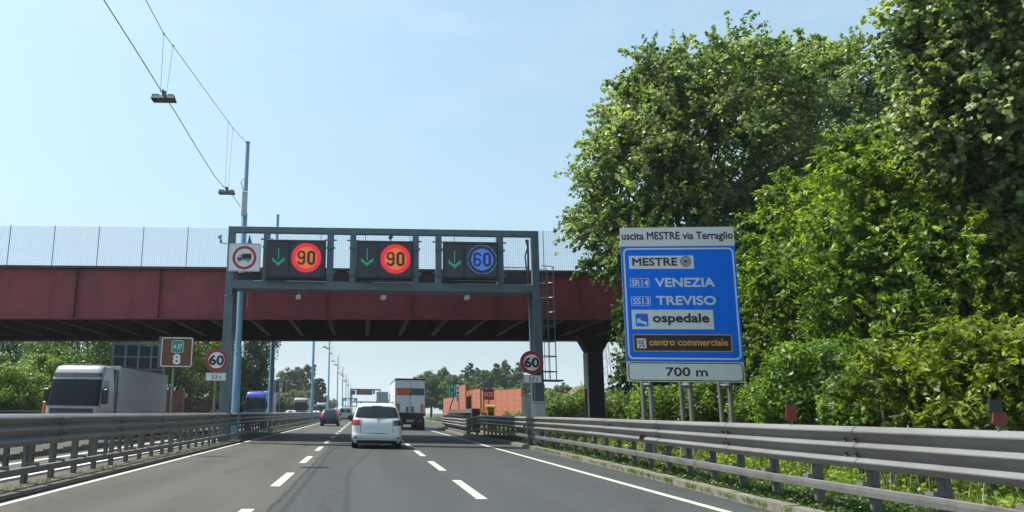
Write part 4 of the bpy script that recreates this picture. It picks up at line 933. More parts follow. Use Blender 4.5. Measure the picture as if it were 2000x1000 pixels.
# ================================================================== VEHICLES
class Body:                                          # body of horizontal slices: rounded rectangles whose ends follow the profile
    def __init__(s, prof, r=.28, bulge=.06, fr=.5):
        s.p = np.array(prof, float); s.r = r; s.b = bulge; s.fr = fr
    def at(s, z): return [float(np.interp(z, s.p[:, 0], s.p[:, i])) for i in (1, 2, 3)]
    def pt(s, z, t, off=0.0):
        def raw(z, t):
            hw, yr, yf = s.at(z); r = min(s.r, hw * .8); rf = min(s.fr, hw * .8)
            if t <= 1: x = t * (hw - r); y = yr
            elif t <= 2: a = (t - 1) * PI / 2; x = hw - r + r * math.sin(a); y = yr + r - r * math.cos(a)
            elif t <= 3: x = hw; y = yr + r + (t - 2) * (yf - rf - yr - r)
            elif t <= 4: a = (t - 3) * PI / 2; x = hw - rf + rf * math.cos(a); y = yf - rf + rf * math.sin(a)
            else: x = (5 - t) * (hw - rf); y = yf
            y += s.b * (x / hw) ** 2 * (1 if t < 2.5 else 0) ; return Vector((x, y, z))
        p = raw(z, t)
        if off:
            e = .004; z = min(max(z, s.p[0, 0] + e), s.p[-1, 0] - e)
            tt = min(max(t, .01), 4.99); du = raw(z, tt + .01) - raw(z, tt - .01); dv = raw(z + e, tt) - raw(z - e, tt)
            n = du.cross(dv)
            if n.length > 1e-9:
                n.normalize(); p = p + n * off
        return p
    TS = [0, .3, .6, .85, 1, 1.25, 1.5, 1.75, 2, 2.15, 2.35, 2.55, 2.75, 2.9, 3, 3.25, 3.5, 3.75, 4, 4.3, 4.65, 5]
    def mesh(s):
        m = MB(); zs = []; P = s.p[:, 0]
        for a, b in zip(P[:-1], P[1:]):
            n = max(1, int((b - a) / .09)); zs += [a + (b - a) * k / n for k in range(n)]
        zs.append(P[-1]); T = s.TS; n = len(T); N = 2 * n - 2; vs = []; fs = []
        for z in zs:
            half = [s.pt(z, t) for t in T]; vs += half + [Vector((-p.x, p.y, p.z)) for p in reversed(half[1:-1])]
        for k in range(len(zs) - 1):
            for j in range(N): fs.append((k * N + j, k * N + (j + 1) % N, (k + 1) * N + (j + 1) % N, (k + 1) * N + j))
        fs.append(tuple(range(N - 1, -1, -1))); fs.append(tuple(range((len(zs) - 1) * N, len(zs) * N))); return m.add(vs, fs)
    def patch(s, t0, t1, z0, z1, off=.006, sym=True, side=1, nt=8, nz=6, z0b=None, z1b=None):
        m = MB()                                     # z0b, z1b: heights at the t1 end (tapering windows)
        for sg_ in ((1, -1) if sym else (side,)):
            vs = []; fs = []
            for i in range(nt + 1):
                f = i / nt; t = t0 + (t1 - t0) * f; a = z0 + ((z0b if z0b is not None else z0) - z0) * f; b = z1 + ((z1b if z1b is not None else z1) - z1) * f
                for j in range(nz + 1): p = s.pt(a + (b - a) * j / nz, t, off); vs.append((p.x * sg_, p.y, p.z))
            for i in range(nt):
                for j in range(nz):
                    q = (i * (nz + 1) + j, (i + 1) * (nz + 1) + j, (i + 1) * (nz + 1) + j + 1, i * (nz + 1) + j + 1); fs.append(q if sg_ > 0 else q[::-1])
            m.add(vs, fs)
        return m
def wheel(parent, x, y, r, w, name='wheel'):
    o = MB().tube([(-w / 2, 0, 0), (-w / 2 + .03, 0, 0), (w / 2 - .03, 0, 0), (w / 2, 0, 0)], [r * .93, r, r, r * .93], 22).build(name, TYRE, parent, True); o.location = (x, y, r)
    s = 1 if x > 0 else -1
    MB().tube([(s * (w / 2 + .002), 0, 0), (s * (w / 2 + .012), 0, 0)], [r * .66, r * .6], 18).build('rim', RIMM, o); return o
def bumper_reflectors(b, t, z): return b.patch(.78, 1.35, z, z + .07, .008)

def mpv(loc, label, rz=0):
    t = thing('family_car', label, 'car', loc, rz)
    b = Body([(.22, .84, .14, 4.66), (.30, .90, .06, 4.80), (.42, .925, .015, 4.85), (.55, .935, .0, 4.85), (.60, .935, .03, 4.84), (.80, .94, .045, 4.80), (.97, .935, .06, 4.66), (1.09, .92, .09, 3.95), (1.17, .895, .13, 3.55), (1.34, .85, .205, 3.22), (1.53, .79, .30, 2.85), (1.66, .745, .38, 2.62), (1.73, .70, .46, 2.42), (1.77, .645, .60, 2.2), (1.79, .54, .85, 1.9)], .16, .065, .5)
    bd = b.mesh().build('body', CARWHITE, t, True)
    MB_ = b.patch(0, 1.45, 1.18, 1.645, .008, nt=10, z0b=1.22, z1b=1.61); MB_.build('rear_window', GLASSD, t, True)
    b.patch(0, 1.05, 1.65, 1.715, .010, nt=8).build('roof_spoiler', CARWHITE, bd, True)
    b.patch(0, .35, 1.653, 1.67, .016, nt=4, nz=2).build('brake_lamp', LAMPDK, bd)
    b.patch(2.05, 2.95, 1.20, 1.62, .006, z0b=1.17, z1b=1.57).build('side_window', GLASSD, t, True)
    b.patch(4.0, 5, 1.15, 1.63, .006).build('windscreen', GLASSW, t, True)
    for sd, m in ((-1, LAMPRED), (1, LAMPDK)): b.patch(.82, 1.98, .90, 1.11, .010, False, sd, z0b=.93, z1b=1.125).build('tail_light', m, t, True)
    m = MB()                                         # tailgate seams
    b.patch(0, .78, .615, .622, .006, nz=1).build('tailgate_seam', TRIM, bd); b.patch(.765, .785, .62, 1.15, .006, nt=1).build('tailgate_edge', TRIM, bd)
    b.patch(0, .5, .575, .60, .012, nz=2).build('bright_strip', GALV2, bd)
    b.patch(0, .98, .42, .53, .020, nz=4).build('bumper_step', CARWHITE, bd, True)
    bumper_reflectors(b, t, .40).build('bumper_reflector', LAMPRED, bd)
    b.patch(0, 1.12, .205, .345, .012, z1b=.33).build('rear_diffuser', TRIM, t, True)
    m = MB().tube([(0, .085, 1.13), (.05, .12, 1.20), (.36, .155, 1.22)], .014, 5); m.build('rear_wiper', TRIM, t)
    for s in (-1, 1):
        MB().tube([(s * .63, .72, 1.765), (s * .63, .92, 1.83), (s * .61, 2.1, 1.84), (s * .6, 2.4, 1.76)], .02, 6).build('roof_rail', TRIM, t)
        o = MB().bevbox(-.12, .12, -.09, .09, -.08, .11, .03).build('wing_mirror', TRIM, t); o.location = (s * 1.04, 3.35, 1.16)
        MB().box(-.03, .03, -.03, .03, -.06, .0).build('mirror_stalk', TRIM, o).location = (-s * .12, 0, 0)
    for x in (-.825, .825):
        for y in (.80, 3.7): wheel(t, x, y, .335, .235)
    MB().box(-.72, .72, .5, 4.3, .22, .5).build('underbody', TRIM, t)
    MB().tube([(0, 1.35, 1.78), (0, 1.25, 1.85), (0, 1.15, 1.87)], [.03, .02, .01], 6).build('roof_aerial', TRIM, t)
    b.patch(4.2, 4.9, .68, .82, .01).build('headlight', LAMPW, t, True); t.scale = (1.05, 1, 1); return t
mpv((.57, 31.4, 0), 'white family car seen from behind, nearest vehicle in the middle lane')

def suv(loc, label, paint, rz=0, scale=1.0, name='suv', lamps=LAMPRED, H=1.66, tall_lamps=True, group=None, light=False, parked=None):
    t = thing(name, label, 'car', loc, rz, group); k = H / 1.66
    pr = [(.22, .82, .14, 4.5), (.35, .92, .04, 4.62), (.55, .945, 0, 4.65), (.85, .945, .05, 4.58), (.98, .93, .09, 4.3), (1.05, .91, .14, 3.5), (1.2, .86, .24, 3.2), (1.45, .76, .43, 2.75), (1.58, .69, .58, 2.5), (1.64, .60, .75, 2.3), (1.66, .45, 1.0, 1.95)]
    b = Body([(z * k, hw, yr, yf) for z, hw, yr, yf in pr], .25, .10, .5); Z = lambda z: z * k
    bd = b.mesh().build('body', paint, t, True)
    b.patch(0, 1.15, Z(1.10), Z(1.52), .008).build('rear_window', GLASSD, t, True); b.patch(2.05, 2.95, Z(1.10), Z(1.48), .006).build('side_window', GLASSD, t, True)
    b.patch(3.95, 5, Z(1.08), Z(1.54), .006).build('windscreen', GLASSW, t, True)
    if tall_lamps: b.patch(1.1, 1.75, Z(.80), Z(1.45), .01, z0b=Z(.86), z1b=Z(1.40)).build('tail_light', lamps, t, True)
    else: b.patch(.9, 1.9, Z(.82), Z(1.0), .01).build('tail_light', lamps, t, True)
    b.patch(4.1, 4.7, Z(.66), Z(.80), .01).build('headlight', LAMPW, t, True); b.patch(4.75, 5, Z(.5), Z(.78), .008).build('grille', TRIM, t)
    b.patch(0, 1.1, Z(.23), Z(.42), .012).build('bumper_trim', TRIM, t, True)
    for s in (-1, 1):
        o = MB().bevbox(-.11, .11, -.08, .08, -.07, .09, .03).build('wing_mirror', paint, t); o.location = (s * 1.02, 3.2, Z(1.12))
    for x in (-.80, .80):
        for y in (.9, 3.65): wheel(t, x, y, .34, .24)
    MB().box(-.7, .7, .5, 4.2, .2, .5).build('underbody', TRIM, t); return t
suv((-3.25, 78, 0), 'dark blue SUV seen from behind in the left lane', CARBLUE)
def van(loc, label, paint, rz=0, group=None):
    t = thing('panel_van', label, 'van', loc, rz, group)
    b = Body([(.25, .88, .06, 5.2), (.5, .98, 0, 5.3), (1.0, .99, .02, 5.2), (1.15, .98, .03, 4.5), (1.6, .95, .06, 4.0), (1.95, .90, .10, 3.7), (2.1, .8, .2, 3.5), (2.14, .6, .4, 3.3)], .18, .04, .45)
    bd = b.mesh().build('body', paint, t, True); b.patch(.1, 1.0, 1.25, 1.8, .008).build('rear_window', GLASSD, t); b.patch(4.0, 5, 1.2, 1.85, .008).build('windscreen', GLASSW, t, True)
    b.patch(2.7, 2.98, 1.2, 1.8, .008).build('side_window', GLASSD, t); b.patch(1.1, 1.7, .8, 1.3, .01).build('tail_light', LAMPRED, t); b.patch(4.15, 4.7, .75, .95, .01).build('headlight', LAMPW, t)
    b.patch(0, .02, .7, 2.0, .008, nt=1).build('door_seam', TRIM, bd); b.patch(0, 1.2, .27, .5, .014).build('bumper', TRIM, t)
    for x in (-.84, .84):
        for y in (.9, 4.2): wheel(t, x, y, .34, .24)
    return t
van((-4.55, 172, 0), 'white van ahead of the dark blue SUV in the left lane', CARWHITE)
van((-2.55, 118, 0), 'pale van half hidden beyond the left side of the white car', CARSILV)
suv((-3.9, 290, 0), 'tiny white car far ahead near the vanishing point', CARWHITE, 0, 1, 'family_car', LAMPRED, 1.5, False)

# ---- lorries
def lorry_wheels(t, ys, W, r=.5, dual=True):
    for y in ys:
        for s in (-1, 1): wheel(t, s * (W / 2 - (.3 if dual else .2)), y, r, .56 if dual else .33)
def box_trailer(t, W, L, z0, z1, y0, m, frame=None):
    bx = MB().bevbox(-W / 2, W / 2, y0, y0 + L, z0, z1, .05).build('trailer_box', m, t)
    e = MB()
    for s in (-1, 1):
        for z in (z0 + .02, z1 - .06): e.box(min(s * (W / 2 + .002), s * (W / 2 + .02)), max(s * (W / 2 + .002), s * (W / 2 + .02)), y0 + .01, y0 + L - .01, z, z + .08)
    e.build('edge_rails', GALV2, bx); return bx
# white box lorry ahead, seen from behind
LY = 65.5; A = at(771.5, 800, LY); B = at(831, 800, LY); Wd = B.x - A.x; LX_ = (A.x + B.x) / 2
t = thing('box_lorry', 'white box lorry with a red and blue stripe on its rear doors', 'lorry', (LX_, LY, 0)); zt0 = at(800, 741, LY).z; zb0 = at(800, 807, LY).z
bx = box_trailer(t, Wd, 12.5, zb0, zt0, 0, mat('white_lorry_panel', (.66, .67, .67), .4, 0, .06, 1.2)); wz = zt0 - zb0
fr = MB(); frame_rr(fr, -Wd / 2 + .005, Wd / 2 - .005, zb0 + .01, zt0 - .01, .03, .055, -.03, -.002); fr.build('door_frame', mat('brownish_door_frame', (.20, .16, .15), .5, .2, .2, 5), t)
MB().box(-Wd / 2 - .02, Wd / 2 + .02, -.09, .2, zt0 + .003, zt0 + .07).build('roof_edge', TRIM, t)
def stripe(pts, m, nm): MB().prism([(-Wd / 2 + u * Wd, zb0 + v * wz) for u, v in pts], -.012, -.002).build(nm, m, t)
stripe([(.045, .53), (.42, .53), (.58, .71), (.045, .71)], mat('orange_red_stripe', (.62, .095, .035), .45, 0, .12, 4), 'red_stripe')
stripe([(.425, .53), (.955, .53), (.955, .71), (.585, .71)], mat('petrol_blue_stripe', (.025, .095, .16), .45, 0, .12, 4), 'blue_stripe')
stripe([(.045, .71 + .003), (.955, .71 + .003), (.955, .735), (.045, .735)], INK, 'dark_line')
stripe([(.02, .05), (.16, .05), (.16, .28), (.02, .28)], mat('faded_orange_label', (.40, .16, .07), .5, 0, .3, 8), 'left_plate'); stripe([(.84, .03), (.93, .03), (.93, .27), (.84, .27)], AMBER, 'amber_plate')
for u in (.36, .53): MB().box(-Wd / 2 + u * Wd, -Wd / 2 + (u + .08) * Wd, -.04, -.003, zb0 + wz * .04, zb0 + wz * .19).build('lock_box', GANTRY, t)
m = MB()
for u in (.5,): m.tube([(-Wd / 2 + u * Wd, -.02, zb0 + .1), (-Wd / 2 + u * Wd, -.02, zt0 - .15)], .012, 6)
m.build('lock_rods', GALV, t)
MB().box(-Wd / 2, Wd / 2, -.06, .3, zb0 - .22, zb0 - .004).build('rear_sill', TRIM, t)
MB().box(-Wd / 2 + .08, Wd / 2 - .08, -.03, .1, .45, .62).build('underrun_bar', TRIM, t)
MB().box(-Wd / 2 + .15, Wd / 2 - .15, .1, .35, .62, zb0 - .225).build('light_board', TRIM, t)
for s in (-1, 1): MB().box(s * (Wd / 2 - .42) - .2, s * (Wd / 2 - .42) + .2, .05, .097, .68, .88).build('tail_light', LAMPRED, t)
MB().box(-.3, .3, .06, .097, .68, .84).build('number_plate', CABINET, t)
for s in (-1, 1): MB().box(s * (Wd / 2 - .38) - .3, s * (Wd / 2 - .38) + .3, .4, .42, .12, .8).build('mud_flap', TRIM, t)
MB().box(-.5, .5, .5, 12, .6, zb0 - .01).build('chassis', TRIM, t); lorry_wheels(t, (1.1, 2.5, 9.5), Wd)
cb = Body([(.5, 1.2, 12.9, 15.0), (1.2, 1.23, 12.9, 15.1), (2.4, 1.22, 12.9, 15.0), (3.4, 1.15, 12.9, 14.6), (3.7, 1.0, 13, 14.2)], .1, 0, .25); cb.mesh().build('cab', TRKWHITE, t, True)

def tractor(t, paint, y0=0, W=2.5, H=3.75, flip=True, vis=True):
    """cab whose front is at y = 0, looking towards -y"""
    k = H / 3.75
    b = Body([(.35, W / 2 - .06, .06, 2.3), (.6, W / 2, .0, 2.3), (1.2, W / 2, .0, 2.3), (1.55, W / 2, .03, 2.3), (2.55 * k, W / 2 - .03, .22, 2.3), (3.0 * k, W / 2 - .06, .36, 2.3), (3.45 * k, W / 2 - .09, .52, 2.3), (3.66 * k, W / 2 - .13, .66, 2.28), (3.75 * k, W / 2 - .24, .90, 2.2)], .2, .09, .08)
    cab = b.mesh().build('cab', paint, t, True)
    b.patch(0, 1.6, 1.5, H * .80, .010, nt=12).build('windscreen', GLASSW, t, True)
    b.patch(0, 1.5, H * .835, H * .885, .03, nt=10, nz=3).build('sun_visor', TRIM if vis else paint, t, True)
    w = b.patch(2.1, 2.55, 1.62, H * .79, .012, z0b=1.7).build('side_window', GLASSW, t, True)
    gr = b.patch(0, .95, .95, 1.38, .012, nt=8); gr.build('grille', TRIM, t); b.patch(0, .9, .42, .62, .014).build('lower_grille', TRIM, t)
    m = MB(); 
    for zz in (1.08, 1.2, 1.32): m.v += b.patch(0, .9, zz, zz + .03, .024, nz=1).v
    b.patch(0, .88, 1.18, 1.22, .024, nz=1).build('grille_bar', GALV, t)
    b.patch(.9, 1.7, .62, .86, .012).build('headlight', LAMPW, t, True)
    b.patch(2.0, 2.9, .45, .52, .01).build('step', TRIM, cab)
    o = MB().ring(0, 0, .07, .11, -.02, 0, 18).build('front_badge', GALV, t); o.location = (0, float(b.pt(H * .86, 0).y) - .06, H * .86)
    for s in (-1, 1):
        q = MB().bevbox(-.13, .13, -.09, .09, -.36, .34, .04).build('wing_mirror', TRIM, t); q.location = (s * (W / 2 + .12), .45, 2.15 * k)
        MB().tube([(-s * .2, .1, .3), (0, 0, .4)], .025, 6).build('mirror_arm', TRIM, q)
    MB().tube([(-W / 2 + .4, 1.15, H + .02), (W / 2 - .4, 1.15, H + .02)], .05, 8).build('roof_bar', TRIM, t)
    MB().tube([(-.02, .1, 1.63), (.55, .14, 1.72)], .015, 5).tube([(-.7, .1, 1.63), (-.15, .14, 1.72)], .015, 5).build('wipers', TRIM, t)
    lorry_wheels(t, (1.4,), W, .5, False); lorry_wheels(t, (5.2,), W); return b
def lorry(label, X, Y, paint, tm, H, L, ztop, zbot=1.1, name='articulated_lorry', group=None, rz=0):
    t = thing(name, label, 'lorry', (X, Y, 0), rz, group); tractor(t, paint, 0, 2.5, H, vis=(paint is TRKWHITE))
    box_trailer(t, 2.55, L, zbot, ztop, 2.9, tm); MB().box(-1.2, 1.2, 2.31, 2.88, .9, min(H, ztop) - .12).build('gap_shade', BLACKP, t)  # black block stands for the shade between cab and trailer
    MB().box(-.45, .45, 2.3, L + 2.5, .6, zbot - .01).build('chassis', TRIM, t); lorry_wheels(t, (L - 1.5, L - .2, L + 1.1), 2.5)
    m = MB()
    for s in (-1, 1): m.box(s * 1.2 - .02, s * 1.2 + .02, 5.9, L - 2.2, .45, 1.0)
    m.build('side_guard', GALV2, t); return t
Y = 36.5; xa, xb = at(91, 780, Y).x, at(189, 780, Y).x; zt1 = at(218, 716, Y + 2.9).z
lorry('white articulated lorry with plain pale trailer coming towards us behind the left guard rail', (xa + xb) / 2, Y, TRKWHITE, TARP, at(140, 713, Y + 1).z, 9.6, zt1 + .04)
Y = 92; xa = at(477, 790, Y).x; lorry('blue articulated lorry with lilac grey trailer, oncoming beyond the blue poles', xa + 1.25, Y, TRKBLUE, LILAC, at(490, 765, Y).z, 13, at(510, 764, Y + 3).z)
Y = 140; xa = at(573, 790, Y).x; t = lorry('white articulated lorry with green grille, oncoming farther back', xa + 1.25, Y, TRKWHITE, TARP, at(585, 777, Y).z, 13, at(585, 778, Y + 3).z)
MB().prism(rrect(-.75, .75, .75, 1.5, .08), -.09, -.075).build('green_front_panel', SGREEN, t)
Y = 205; xa = at(618, 790, Y).x; lorry('small white lorry with tall cab, farthest of the oncoming lorries', xa + 1.2, Y, TRKWHITE, TARP, 3.5, 10, 3.6)
def oncoming(px0, px1, Y, label, paint, H=1.5): 
    a = (at(px0, 800, Y).x + at(px1, 800, Y).x) / 2
    return suv((a, Y, 0), label, paint, PI, 1, 'family_car', LAMPRED, H, False)
oncoming(560, 581, 128, 'silver car in front of the white lorry with the green grille', CARSILV)
oncoming(608, 629, 180, 'small white car oncoming ahead of the farthest lorry', CARWHITE)
oncoming(436, 452, 92, 'pale car roof just showing above the rail beside the blue lorry', CARSILV, 1.45)
# lorries far ahead
Y = 172; A, B = at(735.5, 790, Y), at(758, 790, Y); w = B.x - A.x; t = thing('box_lorry', 'pale lorry far ahead between the white car and the striped lorry', 'lorry', ((A.x + B.x) / 2, Y, 0))
box_trailer(t, w, 9, 1.2, at(747, 765, Y).z, 0, TRKWHITE); MB().box(-w / 2 + .25, w / 2 - .05, -.03, -.003, 1.5, at(747, 768, Y).z).build('rear_door', mat('grey_blue_door', (.22, .26, .30), .4, 0, .15, 2), t); MB().box(-w / 2, w / 2, .0, .3, .55, 1.19).build('rear_frame', TRIM, t); lorry_wheels(t, (1.2, 2.5, 7.5), w)
Y = 215; A, B = at(719, 790, Y), at(735, 790, Y); w = B.x - A.x; t = thing('flatbed_lorry', 'dark lorry with red load far ahead, left of the pale lorry', 'lorry', ((A.x + B.x) / 2, Y, 0))
MB().box(-w / 2, w / 2, 0, 8, 1.0, 1.3).build('flatbed', TRIM, t); MB().bevbox(-w / 2 + .1, w / 2 - .1, .2, 4, 1.31, 2.9, .1).build('load', mat('dull_red_load', (.25, .03, .025), .6, 0, .2), t); MB().bevbox(-w / 2 + .1, w / 2 - .1, 4.5, 7.5, 1.31, 3.7, .1).build('dark_load', GANTRY, t); lorry_wheels(t, (1.2, 6.5), w)

# ================================================================== WALLS AND HOUSE
def noise_wall(pts, label, zt0, zt1, m=ORWALL, posts=OCHRE, step=4.0, group=None, zb=0.0, thick=.12):
    a, b = Vector((pts[0][0], pts[0][1], 0)), Vector((pts[1][0], pts[1][1], 0)); L = (b - a).length; d = (b - a) / L; n = Vector((-d.y, d.x, 0))
    t = thing('noise_wall', label, 'wall', (a.x, a.y, 0), 0, group); k = max(1, round(L / step))
    for i in range(k):
        p = MB(); s0, s1 = L * i / k + .08, L * (i + 1) / k - .08; z0, z1 = zt0 + (zt1 - zt0) * s0 / L, zt0 + (zt1 - zt0) * s1 / L; rows = max(4, int(z0 / .5))
        for r in range(rows):                        # stacked ribbed boards
            u0, u1 = r / rows, (r + 1) / rows; q0, q1 = d * s0, d * s1; g = .018
            f = [q0 - n * thick / 2, q1 - n * thick / 2, q1 + n * thick / 2, q0 + n * thick / 2]
            lo = [z0 * u0 + .0, z1 * u0 + .0, z1 * u0, z0 * u0]; hi = [z0 * u1 - g, z1 * u1 - g, z1 * u1 - g, z0 * u1 - g]
            p.hexa([(f[j].x, f[j].y, lo[j]) for j in range(4)], [(f[j].x, f[j].y, hi[j]) for j in range(4)])
        q0, q1 = d * s0, d * s1; f = [q0 - n * .03, q1 - n * .03, q1 + n * .03, q0 + n * .03]
        p.hexa([(f[j].x, f[j].y, 0) for j in range(4)], [(f[j].x, f[j].y, (z0, z1, z1, z0)[j] - .03) for j in range(4)])
        p.build('wall_panel', m, t)
    for i in range(k + 1):
        c = d * (L * i / k); z = zt0 + (zt1 - zt0) * i / k + .12; MB().bevbox(c.x - .09, c.x + .09, c.y - .08, c.y + .08, -.05, z, .015).build('post', posts, t)
    return t
def pw(px, Y): return (at(px, 790, Y).x, Y)
noise_wall([pw(1020, 73), pw(941, 99)], 'orange noise wall section nearest the gantry leg, right of the SOS sign', at(1020, 759, 73).z, at(941, 764, 99).z, group='orange noise wall sections by the lay-by')
noise_wall([pw(939, 90), pw(910, 104)], 'orange noise wall section directly left of the SOS sign', at(939, 759, 90).z, at(910, 764, 104).z, group='orange noise wall sections by the lay-by')
noise_wall([pw(910, 98), pw(898, 104)], 'narrow tall orange noise wall section right of the pale plates', at(910, 751, 98).z, at(898, 754, 104).z, group='orange noise wall sections by the lay-by')
noise_wall([pw(898, 104.5), pw(867, 122)], 'lower orange noise wall section behind the green junction sign', at(898, 775, 104).z, at(867, 779, 122).z, group='orange noise wall sections by the lay-by')
# small window-like grey panel on the nearest section
# slatted barrier at the start of the lay-by
xs = 8.0; t = thing('slatted_barrier', 'dark brown slatted steel barrier with pale top beam at the lay-by', 'barrier', (xs, 56, 0))
A0 = at(924, 800, 56); A1 = at(877, 800, 74); 
def sp(f): return A0.x + (A1.x - A0.x) * f - xs, 18 * f
za, zb_ = A0.z + (at(924, 798, 56).z - A0.z), at(877, 801, 74).z
for k in range(34):
    x, y = sp(k / 33); z = za + (zb_ - za) * k / 33; MB().box(x - .05, x + .05, y - .09, y + .09, 0, z - .3).build('slat', RUSTD, t)
m = MB(); x0, y0 = sp(0); x1, y1 = sp(1); m.hexa([(x0 - .12, y0, za - .3), (x0 + .12, y0, za - .3), (x1 + .12, y1, zb_ - .3), (x1 - .12, y1, zb_ - .3)], [(x0 - .12, y0, za), (x0 + .12, y0, za), (x1 + .12, y1, zb_), (x1 - .12, y1, zb_)]); m.build('top_beam', GALV2, t)
MB().bevbox(-.15 + x0, .42 + x0, -.5, -.02, 0, za + .02, .03).build('end_box', RUSTD, t)
MB().box(x0 + .06, x0 + .10, 0, 18, .05, za - .4).build('back_sheet', RUSTD, t)
# left side: reddish screen and low graffiti wall behind the oncoming road
DULLRED = mat('faded_red_panel', (.20, .065, .045), .8, 0, .25, 1.2, .1, 10); GRAF = mat('graffiti_wall', (.11, .055, .045), .85, 0, .35, .55, col2=(.26, .25, .27), thr=(.55, .66)); GREYW = mat('grey_noise_panel', (.19, .18, .17), .8, 0, .2, 1.5)
noise_wall([pw(322, 66), pw(357, 66.5)], 'dull red screen panel between the white lorry trailer and the graffiti wall', at(340, 760, 66).z, at(340, 761, 66).z, DULLRED, GALV2, 2, 'screens beyond the oncoming road')
noise_wall([(-21.5, 86), (-21.5, 150)], 'long low dark wall with pale graffiti behind the oncoming lorries', 2.9, 2.9, GRAF, RUSTD, 4, 'screens beyond the oncoming road')
noise_wall([pw(356, 84), pw(420, 84.5)], 'low dark wall with pale graffiti below the left trees', at(390, 780, 84).z, at(390, 781, 84).z, GRAF, RUSTD, 3, 'screens beyond the oncoming road')
noise_wall([(-21.0, 118), (-21.0, 175)], 'grey noise wall left of the white lorry with the green grille', 3.4, 3.4, GREYW, GALV2, 4, 'screens beyond the oncoming road')
noise_wall([(-21.0, 180), (-21.0, 300)], 'faded red noise wall far down the oncoming road', 3.4, 3.4, DULLRED, GALV2, 4, 'screens beyond the oncoming road')
p = at(1150, 760, 130); t = thing('house', 'low house with a pinkish tiled roof far behind the bright hedge', 'house', (p.x, 130, 0)); zr = at(1140, 752, 130).z
MB().box(-2.2, 2.2, 0, 9, -.1, zr - 2.3).build('wall', mat('pale_house_plaster', (.42, .36, .30), .85, 0, .12, 1), t)
m = MB(); zo = zr - 2.25; m.add([(-2.6, -.5, zo), (2.6, -.5, zo), (2.6, 9.5, zo), (-2.6, 9.5, zo), (-.8, 4.5, zr), (.8, 4.5, zr)], [(0, 1, 5, 4), (1, 2, 5), (2, 3, 4, 5), (3, 0, 4), (3, 2, 1, 0)]); rf = m.build('roof', mat('clay_roof_tiles', (.17, .105, .08), .8, 0, .25, 4), t)
MB().box(.5, 1.0, 3, 3.6, zr - 1.4, zr + .2).build('chimney', MATS['pale_house_plaster'], rf)
for x in (-1.8, .7): 
    f = MB().box(x, x + 1.1, -.05, .1, 1.2, 2.6).build('window', WHITE, t); MB().box(x + .1, x + 1.0, -.06, -.052, 1.3, 2.5).build('pane', GLASSD, f)
p = at(85.5, 800, 35.5); t = thing('marker_post', 'short amber marker post beside the front of the white lorry', 'post', (p.x, 35.5, 0)); MB().bevbox(-.06, .06, -.05, .05, 0, at(85, 784, 35.5).z, .015).build('post', AMBER, t); MB().box(-.065, .065, -.056, -.051, .9, 1.05).build('band', WHITE, t)
# thin galvanised stake in the bushes on the right
p = at(1727, 800, 14.5); t = thing('fence_stake', 'thin grey stake standing in the bushes behind the right rail', 'stake', (p.x, 14.5, 0)); MB().tube([(0, 0, -.1), (-.03, 0, at(1723, 790, 14.5).z)], .028, 8).build('post', GALV, t); MB().tube([(0, 0, 1.45), (.5, .1, 1.47)], .008, 4).build('wire', GALV, t)

# ================================================================== TREES AND PLANTS
def B(px, py, Y, wpx, hpx, n, cr, dy=None):
    """one leafy lobe: centre seen at px,py at distance Y; half sizes in photo pixels there"""
    c = at(px, py, Y); k = Y / F_PX; return (c.x, Y, c.z, wpx * k, dy or wpx * k * .9, hpx * k, n, cr)
GR = 'roadside trees behind the blue sign'
Y = 31
tree('poplar_tree', 'broad grey green poplar rising behind the blue exit sign', 'tree', (at(1370, 800, Y).x, Y),
     [B(1390, 192, Y, 185, 108, 135, 0.68), B(1330, 290, Y, 190, 130, 150, 0.72), B(1450, 300, Y + 1, 190, 150, 135, 0.72), B(1230, 360, Y, 105, 110, 75, 0.65), B(1200, 455, Y - .5, 75, 80, 51, 0.58), B(1310, 440, Y, 150, 90, 90, 0.65), B(1250, 500, Y - 1, 85, 55, 39, 0.50), B(1420, 142, Y, 55, 48, 27, 0.43), B(1290, 150, Y, 80, 60, 36, 0.50), B(1530, 420, Y + 1, 120, 110, 60, 0.68), B(1440, 480, Y + 1, 120, 60, 39, 0.65), B(1505, 130, Y, 60, 55, 27, 0.47), B(1240, 225, Y, 60, 90, 33, 0.50)],
     145, .155, LEAF_POPLAR, 11, (.32, .09), GR, .85, .45, 26, .8, True)
Y = 35
tree('poplar_tree', 'second poplar filling the gap between the broad poplar and the tall near tree', 'tree', (at(1620, 800, Y).x, Y),
     [B(1560, 190, Y, 110, 110, 69, 0.72), B(1640, 250, Y, 120, 140, 90, 0.72), B(1720, 260, Y, 90, 130, 69, 0.72), B(1600, 420, Y, 150, 120, 90, 0.79), B(1600, 125, Y, 55, 50, 24, 0.50), B(1690, 125, Y, 50, 45, 21, 0.50), B(1780, 300, Y + 1, 110, 150, 60, 0.79)],
     145, .165, LEAF_POPLAR, 12, (.28, .08), GR, .85, .45, 18, .8, True)
Y = 17.5
tree('poplar_tree', 'tall dark near poplar reaching out of the picture at the upper right', 'tree', (at(1900, 800, Y).x + 1.2, Y + .8),
     [B(1895, 90, Y, 120, 110, 104, 0.44), B(1950, 60, Y, 130, 160, 117, 0.48), B(1890, 240, Y, 110, 90, 78, 0.44), B(1960, 270, Y, 130, 130, 117, 0.48), B(2080, 160, Y, 140, 200, 104, 0.56), B(1775, 50, Y, 40, 28, 12, 0.28), B(1880, -60, Y, 130, 90, 65, 0.48), B(1950, -140, Y, 170, 130, 91, 0.56), B(1960, 430, Y + .8, 120, 120, 78, 0.48), B(2090, 420, Y, 140, 200, 78, 0.56), B(1835, 170, Y, 70, 70, 39, 0.36), B(1800, 110, Y, 50, 40, 18, 0.32)],
     115, .135, LEAF_POPLAR, 13, (.24, .07), GR, .85, .6, 26, .8, True)
